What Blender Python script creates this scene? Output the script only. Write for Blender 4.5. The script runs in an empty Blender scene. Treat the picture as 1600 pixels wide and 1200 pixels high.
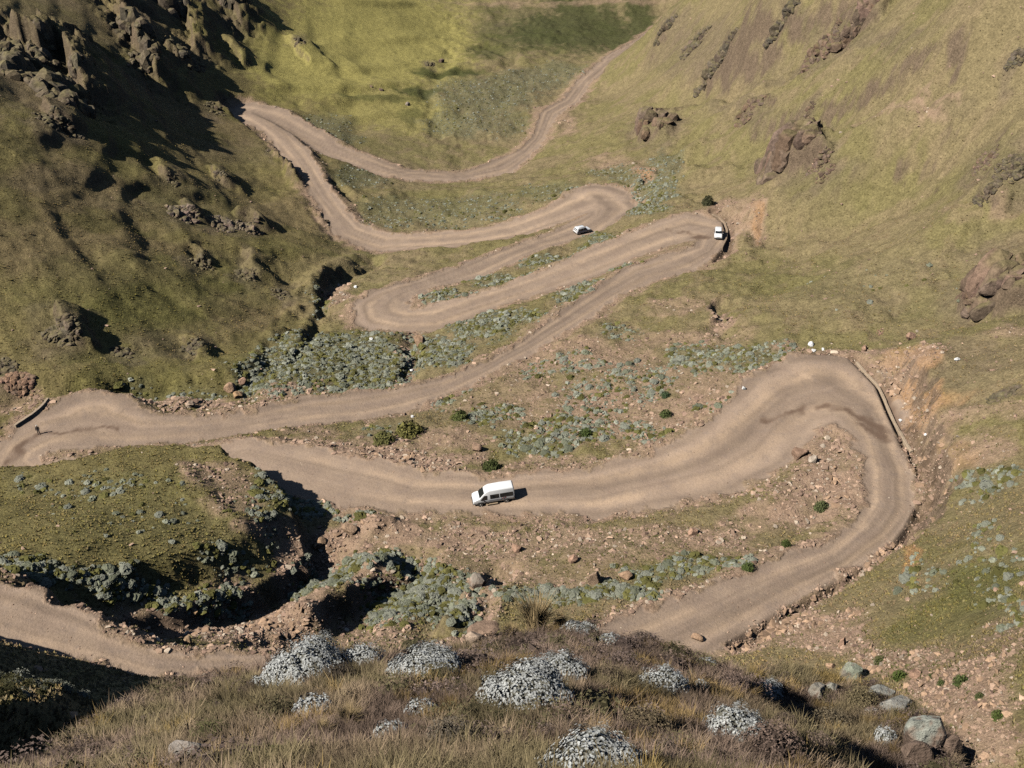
import bpy, bmesh, math, random
import numpy as np
from mathutils import Vector, Matrix, noise as mnoise
sc = bpy.context.scene
COL = sc.collection
R = math.radians
rng = np.random.default_rng(11)
random.seed(11)

# ------------------------------------------------------------------ camera
PITCH = R(37.5); F = 1715.0
FW = np.array([0, math.cos(PITCH), -math.sin(PITCH)])
UP = np.array([0, math.sin(PITCH), math.cos(PITCH)])
def ray(u, v):
    r = FW + (u-800)/F*np.array([1., 0, 0]) - (v-600)/F*UP
    return r
def at_z(u, v, z):            # survey point: the sight line of a mapped spot met with its height
    r = ray(u, v); t = z/r[2]
    return r*t
cam = bpy.data.cameras.new('camera'); camo = bpy.data.objects.new('camera', cam); COL.objects.link(camo)
cam.sensor_width = 36; cam.lens = 36*F/1600; cam.clip_end = 4000; cam.clip_start = .1
camo.rotation_euler = (math.pi/2-PITCH, 0, 0); sc.camera = camo

# ------------------------------------------------------------------ light
SUN_EL, SUN_AZ = R(45), R(23)      # azimuth: how far behind the left the sun stands
world = bpy.data.worlds.new('World'); sc.world = world; world.use_nodes = True
nt = world.node_tree; bg = nt.nodes['Background']
sky = nt.nodes.new('ShaderNodeTexSky'); sky.sky_type = 'NISHITA'; sky.sun_disc = False
sky.sun_elevation = SUN_EL; sky.altitude = 2800; sky.dust_density = .4
to_sun = Vector((-math.cos(SUN_AZ)*math.cos(SUN_EL), -math.sin(SUN_AZ)*math.cos(SUN_EL), math.sin(SUN_EL)))
sky.sun_rotation = math.atan2(to_sun.x, to_sun.y)
nt.links.new(sky.outputs[0], bg.inputs[0]); bg.inputs[1].default_value = 0.05
sl = bpy.data.lights.new('sun', 'SUN'); sl.energy = 5.0; sl.angle = R(.53); sl.color = (1, .955, .885)
so = bpy.data.objects.new('sun', sl); COL.objects.link(so)
so.rotation_euler = (-to_sun).to_track_quat('-Z', 'Y').to_euler()
sc.view_settings.view_transform = 'Standard'; sc.view_settings.look = 'None'
sc.view_settings.exposure = .34; sc.view_settings.gamma = 1
sc.render.engine = 'CYCLES'; sc.cycles.max_bounces = 4; sc.cycles.diffuse_bounces = 0
sc.cycles.use_denoising = False

# ------------------------------------------------------------------ noise
def _hash(ix, iy, s):
    h = (ix.astype(np.int64)*374761393 + iy.astype(np.int64)*668265263 + s*1442695041) & 0xffffffff
    h = ((h ^ (h >> 13))*1274126177) & 0xffffffff
    return (((h ^ (h >> 16)) & 0xffff)/65535.0).astype(np.float32)
def vnoise(x, y, s=0):
    x = np.asarray(x, float); y = np.asarray(y, float)
    ix = np.floor(x); iy = np.floor(y); fx = x-ix; fy = y-iy
    fx = fx*fx*fx*(fx*(fx*6-15)+10); fy = fy*fy*fy*(fy*(fy*6-15)+10)
    ix = ix.astype(np.int64); iy = iy.astype(np.int64)
    a = _hash(ix, iy, s); b = _hash(ix+1, iy, s); c = _hash(ix, iy+1, s); d = _hash(ix+1, iy+1, s)
    return (a+(b-a)*fx)*(1-fy)+(c+(d-c)*fx)*fy      # 0..1
def fbm(x, y, size, octaves=4, s=0, gain=.5):
    t = 0; a = 1; n = 0; f = 1/size
    for o in range(octaves):
        cs, sn = math.cos(o*1.1+.3), math.sin(o*1.1+.3)
        t = t+a*(vnoise((x*cs-y*sn)*f+o*17.3, (x*sn+y*cs)*f-o*9.1, s+o)*2-1); n += a; a *= gain; f *= 2.03
    return t/n
def ridged(x, y, size, octaves=3, s=0):
    t = 0; a = 1; n = 0; f = 1/size
    for o in range(octaves):
        cs, sn = math.cos(o*1.7+.5), math.sin(o*1.7+.5)
        t = t+a*(1-abs(vnoise((x*cs-y*sn)*f+o*7.7, (x*sn+y*cs)*f+o*3.3, s+o)*2-1)); n += a; a *= .5; f *= 2.1
    return t/n
def sstep(a, b, x):
    t = np.clip((x-a)/(b-a), 0, 1); return t*t*(3-2*t)

# ------------------------------------------------------------------ surveyed road stations: edge, edge, height
ROAD = [(1059,18,1064,26,-187),(1000,60,1005,67,-184),(955,83,966,91,-181),(902,126,922,132,-178),(878,155,906,159,-176),(842,175,873,178,-174),
(837,196,863,197,-172.5),(830,215,852,219,-171),(807,235,831,242,-169.5),(779,250,779,276,-168),(737,266,737,282,-167),(695,267,695,285,-166),
(642,266,642,283,-165),(607,256,607,277,-164),(562,240,562,260,-163),(520,224,520,246,-162),(490,205,490,229,-161),(455,185,452,210,-160),
(420,166,415,200,-159),(388,160,392,190,-158.3),(398,196,436,196,-157.5),(416,212,458,212,-157),(437,238,486,238,-155.5),(469,273,504,273,-154),(487,308,524,305,-152.5),
(502,335,546,332,-151.5),(528,372,565,350,-150.5),(590,395,607,365,-150),(660,390,660,364,-149),(730,385,730,359,-148),(800,376,800,345,-147),
(870,353,852,325,-145.5),(900,342,905,304,-144.5),(915,338,950,288,-143.5),(920,338,984,311,-143),(915,342,972,336,-142.2),(892,345,952,363,-141.5),
(862,360,884,382,-140.5),(835,371,840,391,-139.5),(786,388,793,413,-138),(744,406,744,436,-137),(660,431,677,452,-135.5),(607,445,645,465,-134.5),
(575,458,640,472,-134),(549,480,640,476,-133.5),(555,502,645,481,-133),(600,516,655,484,-132.5),(660,517,695,479,-132),(730,494,747,459,-131),
(782,475,800,444,-130.2),(835,459,850,427,-129.5),(905,438,920,398,-128.8),(975,408,975,373,-128),(1030,388,1030,349,-127.3),(1075,377,1085,334,-126.8),
(1090,377,1131,346,-126.4),(1090,380,1137,366,-126),(1088,384,1122,398,-125.5),(1050,393,1075,426,-125),(992,412,1010,444,-124),(940,446,957,472,-122.8),
(870,491,890,517,-121.2),(817,529,835,550,-120),(747,568,765,588,-118.8),(695,589,705,618,-118),(625,603,632,644,-117),(560,612,565,659,-116.2),
(490,619,490,665,-115.4),(402,638,402,676,-114.6),(315,650,320,690,-114),(210,648,220,700,-113.3),(130,612,150,705,-112.8),(60,645,100,705,-112.4),
(5,690,60,712,-112),(-30,735,60,716,-112),(20,770,70,722,-112),(150,755,150,712,-111.7),(280,742,280,698,-111),(385,738,390,683,-110.3),
(490,775,490,699,-109.6),(560,797,560,711,-109),(642,802,640,738,-108.6),(765,803,760,743,-108),(852,806,850,735,-107.5),(930,812,920,728,-107),
(1040,790,1045,703,-106.2),(1110,776,1105,675,-105.5),(1165,745,1160,643,-105),(1205,700,1200,610,-104.5),(1240,675,1240,572,-104),(1285,666,1300,549,-103.4),
(1325,672,1368,600,-102.8),(1342,695,1400,672,-102.2),(1345,735,1432,735,-101.4),(1342,780,1436,795,-100.6),(1325,815,1405,842,-99.8),(1285,850,1337,892,-98.9),
(1215,871,1255,938,-98),(1127,906,1180,983,-97),(1040,938,1100,1030,-96),(960,970,1000,1070,-95.2),(800,1000,820,1090,-93.5),(600,1015,600,1085,-91.5),
(430,1020,430,1056,-90),(315,1020,315,1062,-89),(245,1010,235,1062,-88.3),(157,978,150,1038,-87.5),(80,945,75,1026,-87),(0,916,0,1004,-86.3),(-150,870,-150,960,-85),(-300,820,-300,910,-84)]
RL = np.array([at_z(a, b, z) for a, b, c, d, z in ROAD]); RR = np.array([at_z(c, d, z) for a, b, c, d, z in ROAD])
RC = (RL+RR)/2; RW = np.linalg.norm(RL-RR, axis=1)/2
# ------------------------------------------------------------------ surveyed hillside heights
HILL = [(500,100,-165),(700,50,-182),(850,0,-185),(1000,20,-187),(850,-60,-188),(850,-120,-191),(500,-100,-170),(600,20,-172),(800,150,-176),(680,150,-173),(600,200,-168.5),(740,210,-172),
(900,60,-183),(830,90,-180),(560,60,-170),(450,40,-160),(520,170,-166),
(400,20,-152),(300,0,-142),(200,0,-132),(0,0,-113),(100,150,-118),(0,150,-109),(250,100,-141),(250,200,-137),(350,120,-152),(380,70,-156),(330,200,-150),(0,300,-112),(200,300,-127),(350,300,-142),(430,300,-152),
(0,450,-112),(200,450,-121),(350,450,-132),(450,450,-139),(0,580,-113.5),(200,570,-118),(340,590,-119.5),(440,380,-142),(520,410,-144),(480,500,-134),(560,400,-148),(100,370,-117.5),(100,520,-115.5),(300,520,-125),(420,520,-129),
(-300,0,-97),(-300,300,-106),(-300,580,-109),(-300,750,-102),(-150,-120,-105),(200,-120,-132),
(600,560,-125),(540,550,-125),(420,580,-119),(720,530,-126.5),(900,600,-114),(1000,520,-117.5),(1150,570,-109),(1050,640,-108.5),(760,660,-112.5),(560,680,-112.5),(880,680,-110),
(700,320,-156),(620,320,-156),(850,290,-151),(560,300,-157),(820,410,-134.5),(900,390,-135.5),(1000,330,-135.5),(1050,310,-134),
(1060,250,-139),(1000,250,-146),(960,200,-155),(900,230,-161),(1030,190,-148),(1000,110,-164),(1050,20,-143),(1100,50,-138),(1120,130,-137),(1200,0,-110),(1300,100,-105),(1200,100,-122),(1200,250,-122),(1130,260,-131),(1400,0,-90),(1600,0,-74),
(1600,200,-88),(1400,200,-100),(1400,300,-108),(1200,370,-122),(1300,420,-112),(1600,400,-97),(1450,480,-103),(1200,450,-116),(1130,480,-115),(1300,520,-105.5),(1450,600,-97),(1600,600,-90),(1440,720,-98.5),(1480,760,-95),(1600,800,-82),(1450,900,-87),(1350,930,-92),(1250,1010,-93),(1600,1000,-66),(1350,1000,-87),(1450,1050,-76),(1600,1150,-62),
(1900,0,-72),(1900,300,-88),(1900,700,-78),(1900,1000,-58),(1250,-120,-105),(1700,-150,-60),(1040,-100,-165),
(1100,850,-101.5),(950,880,-101.5),(1250,760,-101.8),(1290,720,-102),(780,860,-105.5),(650,860,-106.5),(560,850,-107.5),(600,920,-103.5),(820,940,-100.5),(950,930,-99),(700,960,-100),(500,960,-102),(400,970,-101),(280,960,-98.5),(180,958,-95),(440,910,-104),(350,930,-101.5),(480,850,-107.5),
(0,1150,-72),(230,1150,-75),(-200,1100,-60)]
P = [RC[i] for i in range(len(ROAD))] + [at_z(*h) for h in HILL]
P += [np.array(q, float) for q in ((0,40,-88),(-35,40,-78),(35,30,-60),(0,15,-80),(60,20,-48),(-70,30,-58),(0,-60,-60),(-90,-60,-30),(90,-60,-10),(0,900,-205),(-250,900,-120),(250,900,-130),(-300,500,-70),(300,500,-10),(-300,200,-60),(300,200,-20))]
P = np.array(P)
def tps_fit(P, lam):
    n = len(P); X = P[:, :2]/100
    d2 = ((X[:, None]-X[None])**2).sum(-1)
    K = .5*d2*np.log(d2+1e-12)+lam*np.eye(n)
    A = np.zeros((n+3, n+3)); A[:n, :n] = K; A[:n, n] = 1; A[:n, n+1:] = X; A[n, :n] = 1; A[n+1:, :n] = X.T
    b = np.zeros(n+3); b[:n] = P[:, 2]
    return X, np.linalg.solve(A, b)
def tps_eval(fit, x, y):
    X, w = fit; n = len(X); x = np.asarray(x, float)/100; y = np.asarray(y, float)/100
    out = w[n]+w[n+1]*x+w[n+2]*y
    for i in range(n):
        d2 = (x-X[i, 0])**2+(y-X[i, 1])**2
        out = out+w[i]*.5*d2*np.log(d2+1e-12)
    return out
FIT = tps_fit(P, .0006)
# coarse lattice of the smooth valley, sampled bilinearly afterwards
GX = np.arange(-420, 421, 3.0); GY = np.arange(-80, 961, 3.0)
GXX, GYY = np.meshgrid(GX, GY, indexing='ij')
GZ = tps_eval(FIT, GXX, GYY)
def valley(x, y):
    fx = np.clip((x-GX[0])/3.0, 0, len(GX)-1.001); fy = np.clip((y-GY[0])/3.0, 0, len(GY)-1.001)
    ix = fx.astype(int); iy = fy.astype(int); fx = fx-ix; fy = fy-iy
    return (GZ[ix, iy]*(1-fx)+GZ[ix+1, iy]*fx)*(1-fy)+(GZ[ix, iy+1]*(1-fx)+GZ[ix+1, iy+1]*fx)*fy
def poly_sd(x, y, poly):      # signed distance to a plan polygon, negative inside
    poly = np.asarray(poly)[:, :2]; n = len(poly)
    d = np.full(x.shape, 1e9); ins = np.zeros(x.shape, bool)
    for i in range(n):
        ax, ay = poly[i]; bx, by = poly[(i+1) % n]
        ex, ey = bx-ax, by-ay; t = np.clip(((x-ax)*ex+(y-ay)*ey)/(ex*ex+ey*ey+1e-9), 0, 1)
        d = np.minimum(d, (x-ax-t*ex)**2+(y-ay-t*ey)**2)
        c = ((ay > y) != (by > y)) & (x < (bx-ax)*(y-ay)/(by-ay+1e-12)+ax)
        ins ^= c
    d = np.sqrt(d); return np.where(ins, -d, d)
def line_d(x, y, pts, vals=None):      # distance to a polyline, and a value carried along it
    pts = np.asarray(pts); d = np.full(x.shape, 1e18); out = np.zeros(x.shape)
    for i in range(len(pts)-1):
        ax, ay = pts[i, :2]; bx, by = pts[i+1, :2]
        ex, ey = bx-ax, by-ay; t = np.clip(((x-ax)*ex+(y-ay)*ey)/(ex*ex+ey*ey+1e-9), 0, 1)
        q = (x-ax-t*ex)**2+(y-ay-t*ey)**2; m = q < d; d = np.where(m, q, d)
        if vals is not None: out = np.where(m, vals[i]+(vals[i+1]-vals[i])*t, out)
    return np.sqrt(d), out
# grassy spur inside the left bend
MOUND = [(0,731,-100.6),(105,722,-100.8),(175,705,-101.2),(245,685,-101.8),(315,676,-102.2),(355,679,-102.6),(392,708,-103),(430,745,-103.2),(455,790,-103.2),(470,835,-102.6),(440,862,-101.2),(370,890,-98.6),(290,915,-96.4),(180,935,-93.2),(100,930,-90.5),(0,905,-87.6)]
MIN_ = [(200,800,-97.2),(100,830,-93.6),(350,800,-100),(0,800,-95),(-100,735,-98),(-100,850,-90),(-250,720,-92),(-250,800,-84),(280,860,-97)]
MPOLY = [at_z(*m) for m in MOUND]+[at_z(-250,800,-84), at_z(-250,720,-92)]
MFIT = tps_fit(np.array([at_z(*m) for m in MOUND+MIN_]), .0005)
# slope under the viewpoint
CREST = [(60,1200,20.5),(130,1140,24),(200,1092,26),(280,1062,27.5),(400,1052,28),(480,1012,28.5),(600,996,29),(720,994,29.5),(880,992,29.5),(1000,1008,29),(1100,1028,28.5),(1150,1052,27.8),(1166,1068,27),(1178,1110,25),(1230,1128,24),(1285,1150,22.5),(1330,1200,20),(1360,1260,18)]
def at_d(u, v, d): r = ray(u, v); return r*d
CP = [at_d(*c) for c in CREST]
CIN = [at_d(*c) for c in ((300,1200,16),(500,1200,14.2),(800,1200,13.3),(1100,1200,14),(1300,1215,18.5),(500,1100,20),(800,1100,19.5),(1100,1120,20.5),(300,1130,21.5),(800,1040,24.5))]
FPOLY = CP+[np.array((6.5,7,-13)), np.array((9,3,-10)), np.array((14,-4,-8)), np.array((14,-50,-4)), np.array((-40,-50,-4)), np.array((-40,-4,-14)), np.array((-22,5,-16)), np.array((-14,10,-17))]
FFIT = tps_fit(np.array(CP+CIN+[np.array(q, float) for q in ((0,0,-1.7),(0,-3,-1.7),(0,-20,-1.5),(-6,0,-2.5),(6,0,-2.5),(-30,-40,-4),(30,-40,-4),(0,4,-7.4),(6.5,7,-13),(9,3,-10),(14,-4,-8),(-40,-4,-14),(-22,5,-16),(-14,10,-17),(-6,4.2,-8.2),(6,4.2,-8.2))]), .0004)
# dark bushy shoulder at lower left, its unseen left part raised to cast shade
SPOLY = [np.array(q, float) for q in ((-31.5,41,-53),(-28,40,-52.5),(-25,38.5,-51),(-24,35.5,-48.5),(-25,33,-45),(-29,28,-40),(-40,20,-32),(-70,10,-18),(-80,40,-26),(-50,50,-46))]
SFIT = tps_fit(np.array(SPOLY+[np.array((-45., 32, -36))]), .0005)
LEDGE = [(1165,1062,31),(1170,1045,32),(1240,1038,32.5),(1300,1052,32),(1370,1078,31),(1425,1108,29.5),(1470,1155,27),(1490,1215,23.5),(1480,1300,20.5),(1300,1220,23.5),(1180,1150,27.5)]
LPOLY = [at_d(*q) for q in LEDGE]
LFIT = tps_fit(np.array(LPOLY+[at_d(*q) for q in ((1200,1110,29.8),(1250,1130,28.6),(1350,1150,26.6),(1300,1090,30.6))]), .0004)
# ------------------------------------------------------------------ ground height
def smax(a, b, k):
    h = np.clip(.5+.5*(a-b)/k, 0, 1); return b+(a-b)*h+k*h*(1-h)
def wob(x, y): return fbm(x, y, 5, 3, 91)
def base(x, y):
    z = valley(x, y)
    w = fbm(x, y, 4.5, 3, 91)*1.6
    m = (x > -180) & (x < -15) & (y > 55) & (y < 150)
    if m.any():
        sd = poly_sd(x[m], y[m], MPOLY)+w[m]*.6
        zm = tps_eval(MFIT, x[m], y[m])-np.maximum(sd, 0)*2.5
        z[m] = np.where(sd < 14, smax(z[m], zm, .6), z[m])
    m = (y < 90) & (x < -20)
    if m.any():
        sd = poly_sd(x[m], y[m], SPOLY)+w[m]*.6
        zs = tps_eval(SFIT, x[m], y[m])-np.maximum(sd, 0)*1.7
        z[m] = np.where(sd < 20, smax(z[m], zs, .6), z[m])
    m = (y < 60)
    if m.any():
        sd = poly_sd(x[m], y[m], FPOLY)+w[m]*.25
        zf = tps_eval(FFIT, x[m], y[m])-np.maximum(sd, 0)*2.6-np.maximum(sd, 0)**2*.05
        z[m] = np.where(sd < 60, np.maximum(z[m], zf), z[m])
    m = (y < 40) & (x > 0) & (x < 30)
    if m.any():
        sd = poly_sd(x[m], y[m], LPOLY)+w[m]*.25
        zf = tps_eval(LFIT, x[m], y[m])-np.maximum(sd, 0)*2.2
        z[m] = np.where(sd < 30, np.maximum(z[m], zf), z[m])
    return z
def cast_on(fn, uv, d0=8.0, d1=900.0, n=900):
    uv = np.atleast_2d(np.asarray(uv, float)); out = []
    t = np.geomspace(d0, d1, n)
    for u, v in uv:
        r = ray(u, v); r = r/np.linalg.norm(r)
        p = r[None]*t[:, None]; h = fn(p[:, 0].copy(), p[:, 1].copy())-p[:, 2]
        k = np.argmax(h > 0) if (h > 0).any() else n-1
        k = max(k, 1); a, b = h[k-1], h[k]; f = a/(a-b) if a != b else 0
        out.append(r*(t[k-1]+(t[k]-t[k-1])*f))
    return np.array(out)
# rises that end in a steep lee side: line (looking along it the drop is on the right hand), drop height, length of the gentle rise
SCARPS = [
 ([(5,30),(40,70),(66,84),(105,86),(132,140),(140,165)], 9.5, 30),
 ([(170,5),(215,60),(240,100),(247,138)], 6.5, 22),
 ([(150,-20),(180,-5),(200,20)], 8, 20),
 ([(290,-10),(300,25),(310,60),(300,90)], 5.5, 18),
 ([(345,-25),(372,5),(375,40)], 5, 16),
 ([(0,272),(60,279),(150,277),(230,291),(268,304),(330,311),(400,326)], 1.7, 20, .7),
 ([(0,196),(60,214),(130,226),(220,245),(270,262)], 1.4, 16, .7),
 ([(250,380),(330,382),(420,398),(520,398)], 1.6, 14, .7),
 ([(150,395),(220,420),(300,470),(360,500)], 1.2, 12, .8),
 ([(385,128),(440,138),(500,143),(570,140),(650,128)], 1.7, 14, .6),
 ([(440,152),(520,158),(590,156),(640,146)], 1.3, 10, .6),
 ([(500,0),(560,6),(620,8),(650,4)], 1.6, 14, .6),
 ([(430,100),(490,112),(560,112),(640,98)], .9, 12, .6),
 ([(450,178),(510,186),(570,184),(620,172)], .9, 8, .6),
 ([(520,60),(600,66),(680,58)], 1.0, 14, .6),
 ([(345,55),(365,75),(385,108)], 3.5, 12),
 ([(445,52),(470,75),(495,110)], 3.2, 14),
 ([(260,78),(272,95),(290,112)], 4, 10),
 ([(60,165),(90,185),(105,212)], 5, 14),
 ([(330,150),(350,170),(360,180)], 2.5, 8),
 ([(336,262),(350,285),(352,295)], 3, 10),
 ([(250,255),(262,275),(272,296)], 2.5, 10),
 ([(370,335),(395,345),(398,365)], 3.5, 9),
 ([(420,215),(435,235),(455,262),(475,305)], 4.5, 8),
 ([(495,322),(512,345),(528,372)], 5.5, 8),
 ([(290,318),(300,335),(302,348)], 2.5, 7),
 ([(390,395),(402,415),(404,445)], 2.5, 8),
 ([(315,390),(325,405),(326,420)], 2.0, 6),
 ([(95,480),(108,510),(112,545)], 3.5, 9),
 ([(290,520),(310,545),(312,575)], 2.0, 6),
 ([(430,575),(470,510),(492,462),(515,432),(560,412),(592,402)], 3.0, 8),
 ([(1200,256),(1222,264),(1250,262),(1292,250)], 6, 14),
 ([(1500,470),(1530,484),(1570,486),(1640,478)], 7, 16),
 ([(992,206),(1015,216),(1052,214)], 4.5, 12),
 ([(1296,56),(1340,44),(1388,14)], 4, 12),
 ([(1255,96),(1285,90),(1312,78)], 3, 10),
 ([(1148,182),(1180,176),(1216,160)], 3, 10),
 ([(1545,325),(1580,300),(1640,290)], 2, 12),
 ([(640,880),(610,890),(565,920),(500,962),(450,990)], -3.0, 7),
 ([(770,885),(755,915),(735,945),(690,990)], 2.6, 8),
 ([(540,795),(590,812),(612,840)], 1.6, 5),
 ([(275,735),(320,770),(370,800),(420,828)], .9, 3),
]
SC_W = []
for px, h, up, *wq in SCARPS:
    w = cast_on(base, px)
    if h < 0: w = w[::-1]; h = -h
    SC_W.append((w, h, up, wq[0] if wq else 2.5))
# stream beds: line, depth, half width
GULLY = [
 ([(-40,640),(30,612),(150,610),(260,606),(372,598),(425,570),(470,510),(492,470),(520,440),(585,405)], 2.4, 3.5),
 ([(640,525),(650,560),(640,590)], 1.6, 2.0),
 ([(1060,245),(1040,262),(1000,300)], 1.5, 2.5),
 ([(700,80),(690,110),(668,140),(676,180),(690,215)], 1.0, 3.0),
 ([(760,70),(800,88),(790,108),(720,112),(690,118)], 1.0, 3.0),
 ([(520,285),(535,300),(560,315)], 1.8, 2.5),
 ([(1132,470),(1125,500),(1135,520)], 1.5, 1.8),
 ([(150,955),(250,955),(340,925),(420,905),(480,862)], 3.6, 4.5),
 ([(420,1010),(520,985),(590,925),(640,885)], 2.6, 3.0),
 ([(740,985),(755,940),(775,900)], 1.8, 2.2),
 ([(640,1010),(690,960),(700,935)], .8, 2.0),
 ([(1110,310),(1090,320),(1100,300)], 1.2, 2.0),
 ([(1360,-10),(1300,30),(1240,75),(1170,112),(1090,128),(1040,150)], 4.6, 6),
 ([(1470,110),(1390,140),(1310,175),(1230,205),(1150,228),(1085,245)], 4.0, 5),
 ([(1600,140),(1500,215),(1440,280),(1330,330),(1230,352)], 2.6, 6),
 ([(1600,470),(1500,500),(1400,520),(1300,535)], 1.5, 5),
]
GU_W = [(cast_on(base, px), d, w) for px, d, w in GULLY]
DITCH = np.array([at_z(*q) for q in ((1265,545,-103.4),(1300,546,-103.4),(1332,552,-103.3),(1358,578,-103.2),(1380,602,-102.9),(1393,632,-102.6),(1405,657,-102.3),(1419,692,-102),(1436,722,-101.6),(1450,752,-101.2),(1457,775,-100.9),(1443,800,-100.5),(1427,832,-100),(1402,864,-99.5),(1362,894,-99),(1312,924,-98.5),(1252,957,-98),(1192,992,-97),(1152,1014,-96.6))])
DITCH2 = np.array([at_z(*q) for q in ((1114,331,-126.6),(1136,345,-126.3),(1142,364,-126),(1139,386,-125.7),(1122,408,-125.2))])
def natural(x, y):
    z = base(x, y)
    for w, h, up, wa in SC_W:
        c = w[:, :2]; lo = c.min(0)-up-6; hi = c.max(0)+up+6
        m = (x > lo[0]) & (x < hi[0]) & (y > lo[1]) & (y < hi[1])
        if not m.any(): continue
        xs = x[m]+fbm(x[m], y[m], 6, 3, 31)*wa; ys = y[m]+fbm(x[m], y[m], 6, 3, 37)*wa
        d = np.full(xs.shape, 1e9); side = np.zeros(xs.shape); env = np.zeros(xs.shape)
        L = np.r_[0, np.cumsum(np.linalg.norm(np.diff(c, axis=0), axis=1))]
        for i in range(len(c)-1):
            a, b = c[i], c[i+1]; e = b-a; ll = (e**2).sum()
            t0 = ((xs-a[0])*e[0]+(ys-a[1])*e[1])/ll; t = np.clip(t0, 0, 1)
            qx = xs-a[0]-t*e[0]; qy = ys-a[1]-t*e[1]; q = np.hypot(qx, qy)
            k = q < d; d = np.where(k, q, d)
            side = np.where(k, np.sign(e[0]*qy-e[1]*qx), side)
            s = (L[i]+t*(L[i+1]-L[i]))/L[-1]
            env = np.where(k, sstep(0, .22, s)*sstep(1, .8, s), env)
        prof = np.where(side > 0, sstep(up, 0, d)**1.2, sstep(2.6 if h > 1.9 else 4.5, 0, d))
        z[m] += h*prof*env
    # ledges along the hill contours, and ribs running down the slopes
    wl = sstep(-25, -55, x+(y-200)*.06)*sstep(70, 130, y)*sstep(520, 420, y); wm_ = sstep(-20, -45, x)*sstep(330, 380, y)
    wr = sstep(25, 50, x-(y-150)*.05)*sstep(60, 110, y)
    wp = fbm(x, y, 45, 3, 131)*7
    def steps(z, per, sharp): q = (z+wp)/per; f = q-np.floor(q); return (sstep(.5-sharp, .5+sharp, f)-f)*per
    patchy = sstep(.35, .65, fbm(x, y, 30, 3, 133)*.5+.5)
    z = z+wl*(.35+.65*patchy)*steps(z, 6.5, .2)*.26+wr*patchy*steps(z, 8, .3)*.16
    a_ = x*.45-y*.89; b_ = x*.89+y*.45
    z = z+wr*(ridged(b_*.28+9, a_*1.0, 24, 3, 141)-.6)*6.0*sstep(110, 200, y)+wr*(ridged(b_*.3, a_, 9, 2, 143)-.6)*1.1
    z = z+wl*(ridged(x*.55+y*.2, y*.9-x*.35, 22, 3, 147)-.6)*1.7
    if len(SC_W):      # broken rock about the upper left cliffs
        dcl = np.full(x.shape, 99.)
        for w, h, up, _w in SC_W[:5]: d_, _ = line_d(x, y, w); dcl = np.minimum(dcl, d_)
        z = z+sstep(14, 3, dcl)*((ridged(x, y, 4.5, 4, 151)-.62)*4.5+fbm(x, y, 1.6, 3, 153)*1.1)
    for w, dp, wd in GU_W:
        c = w[:, :2]; lo = c.min(0)-wd*3; hi = c.max(0)+wd*3
        m = (x > lo[0]) & (x < hi[0]) & (y > lo[1]) & (y < hi[1])
        if not m.any(): continue
        xs = x[m]+fbm(x[m], y[m], 5, 3, 41)*2; ys = y[m]+fbm(x[m], y[m], 5, 3, 47)*2
        d, _ = line_d(xs, ys, w)
        z[m] -= dp*sstep(wd*1.6, wd*.25, d)
    return z
NR = len(ROAD)
def road_field(x, y):
    """signed distance to the carriageway, its height, lateral place -1..1"""
    sd = np.full(x.shape, 1e9); zz = np.zeros(x.shape); lat = np.zeros(x.shape); num = np.zeros(x.shape); den = np.zeros(x.shape)
    for i in range(NR-1):
        a, b = RC[i], RC[i+1]; e = (b-a)[:2]; ll = (e**2).sum()
        far = max(RW[i], RW[i+1])+14
        m = np.nonzero((x > min(a[0], b[0])-far) & (x < max(a[0], b[0])+far) & (y > min(a[1], b[1])-far) & (y < max(a[1], b[1])+far))[0]
        if not len(m): continue
        xm, ym = x[m], y[m]
        t = np.clip(((xm-a[0])*e[0]+(ym-a[1])*e[1])/ll, 0, 1)
        qx = xm-a[0]-t*e[0]; qy = ym-a[1]-t*e[1]; q = np.hypot(qx, qy)
        hw = RW[i]+(RW[i+1]-RW[i])*t; s = q-hw
        zr = a[2]+(b[2]-a[2])*t
        wgt = 1/(np.maximum(s, -hw*.97)+hw+.3)**4
        num[m] += wgt*zr; den[m] += wgt
        k = s < sd[m]; mk = m[k]
        sd[mk] = s[k]; lat[mk] = (np.sign(e[0]*qy-e[1]*qx)*q/hw)[k]
    ok = den > 0
    zz[ok] = num[ok]/den[ok]
    return sd, zz, lat
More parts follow.
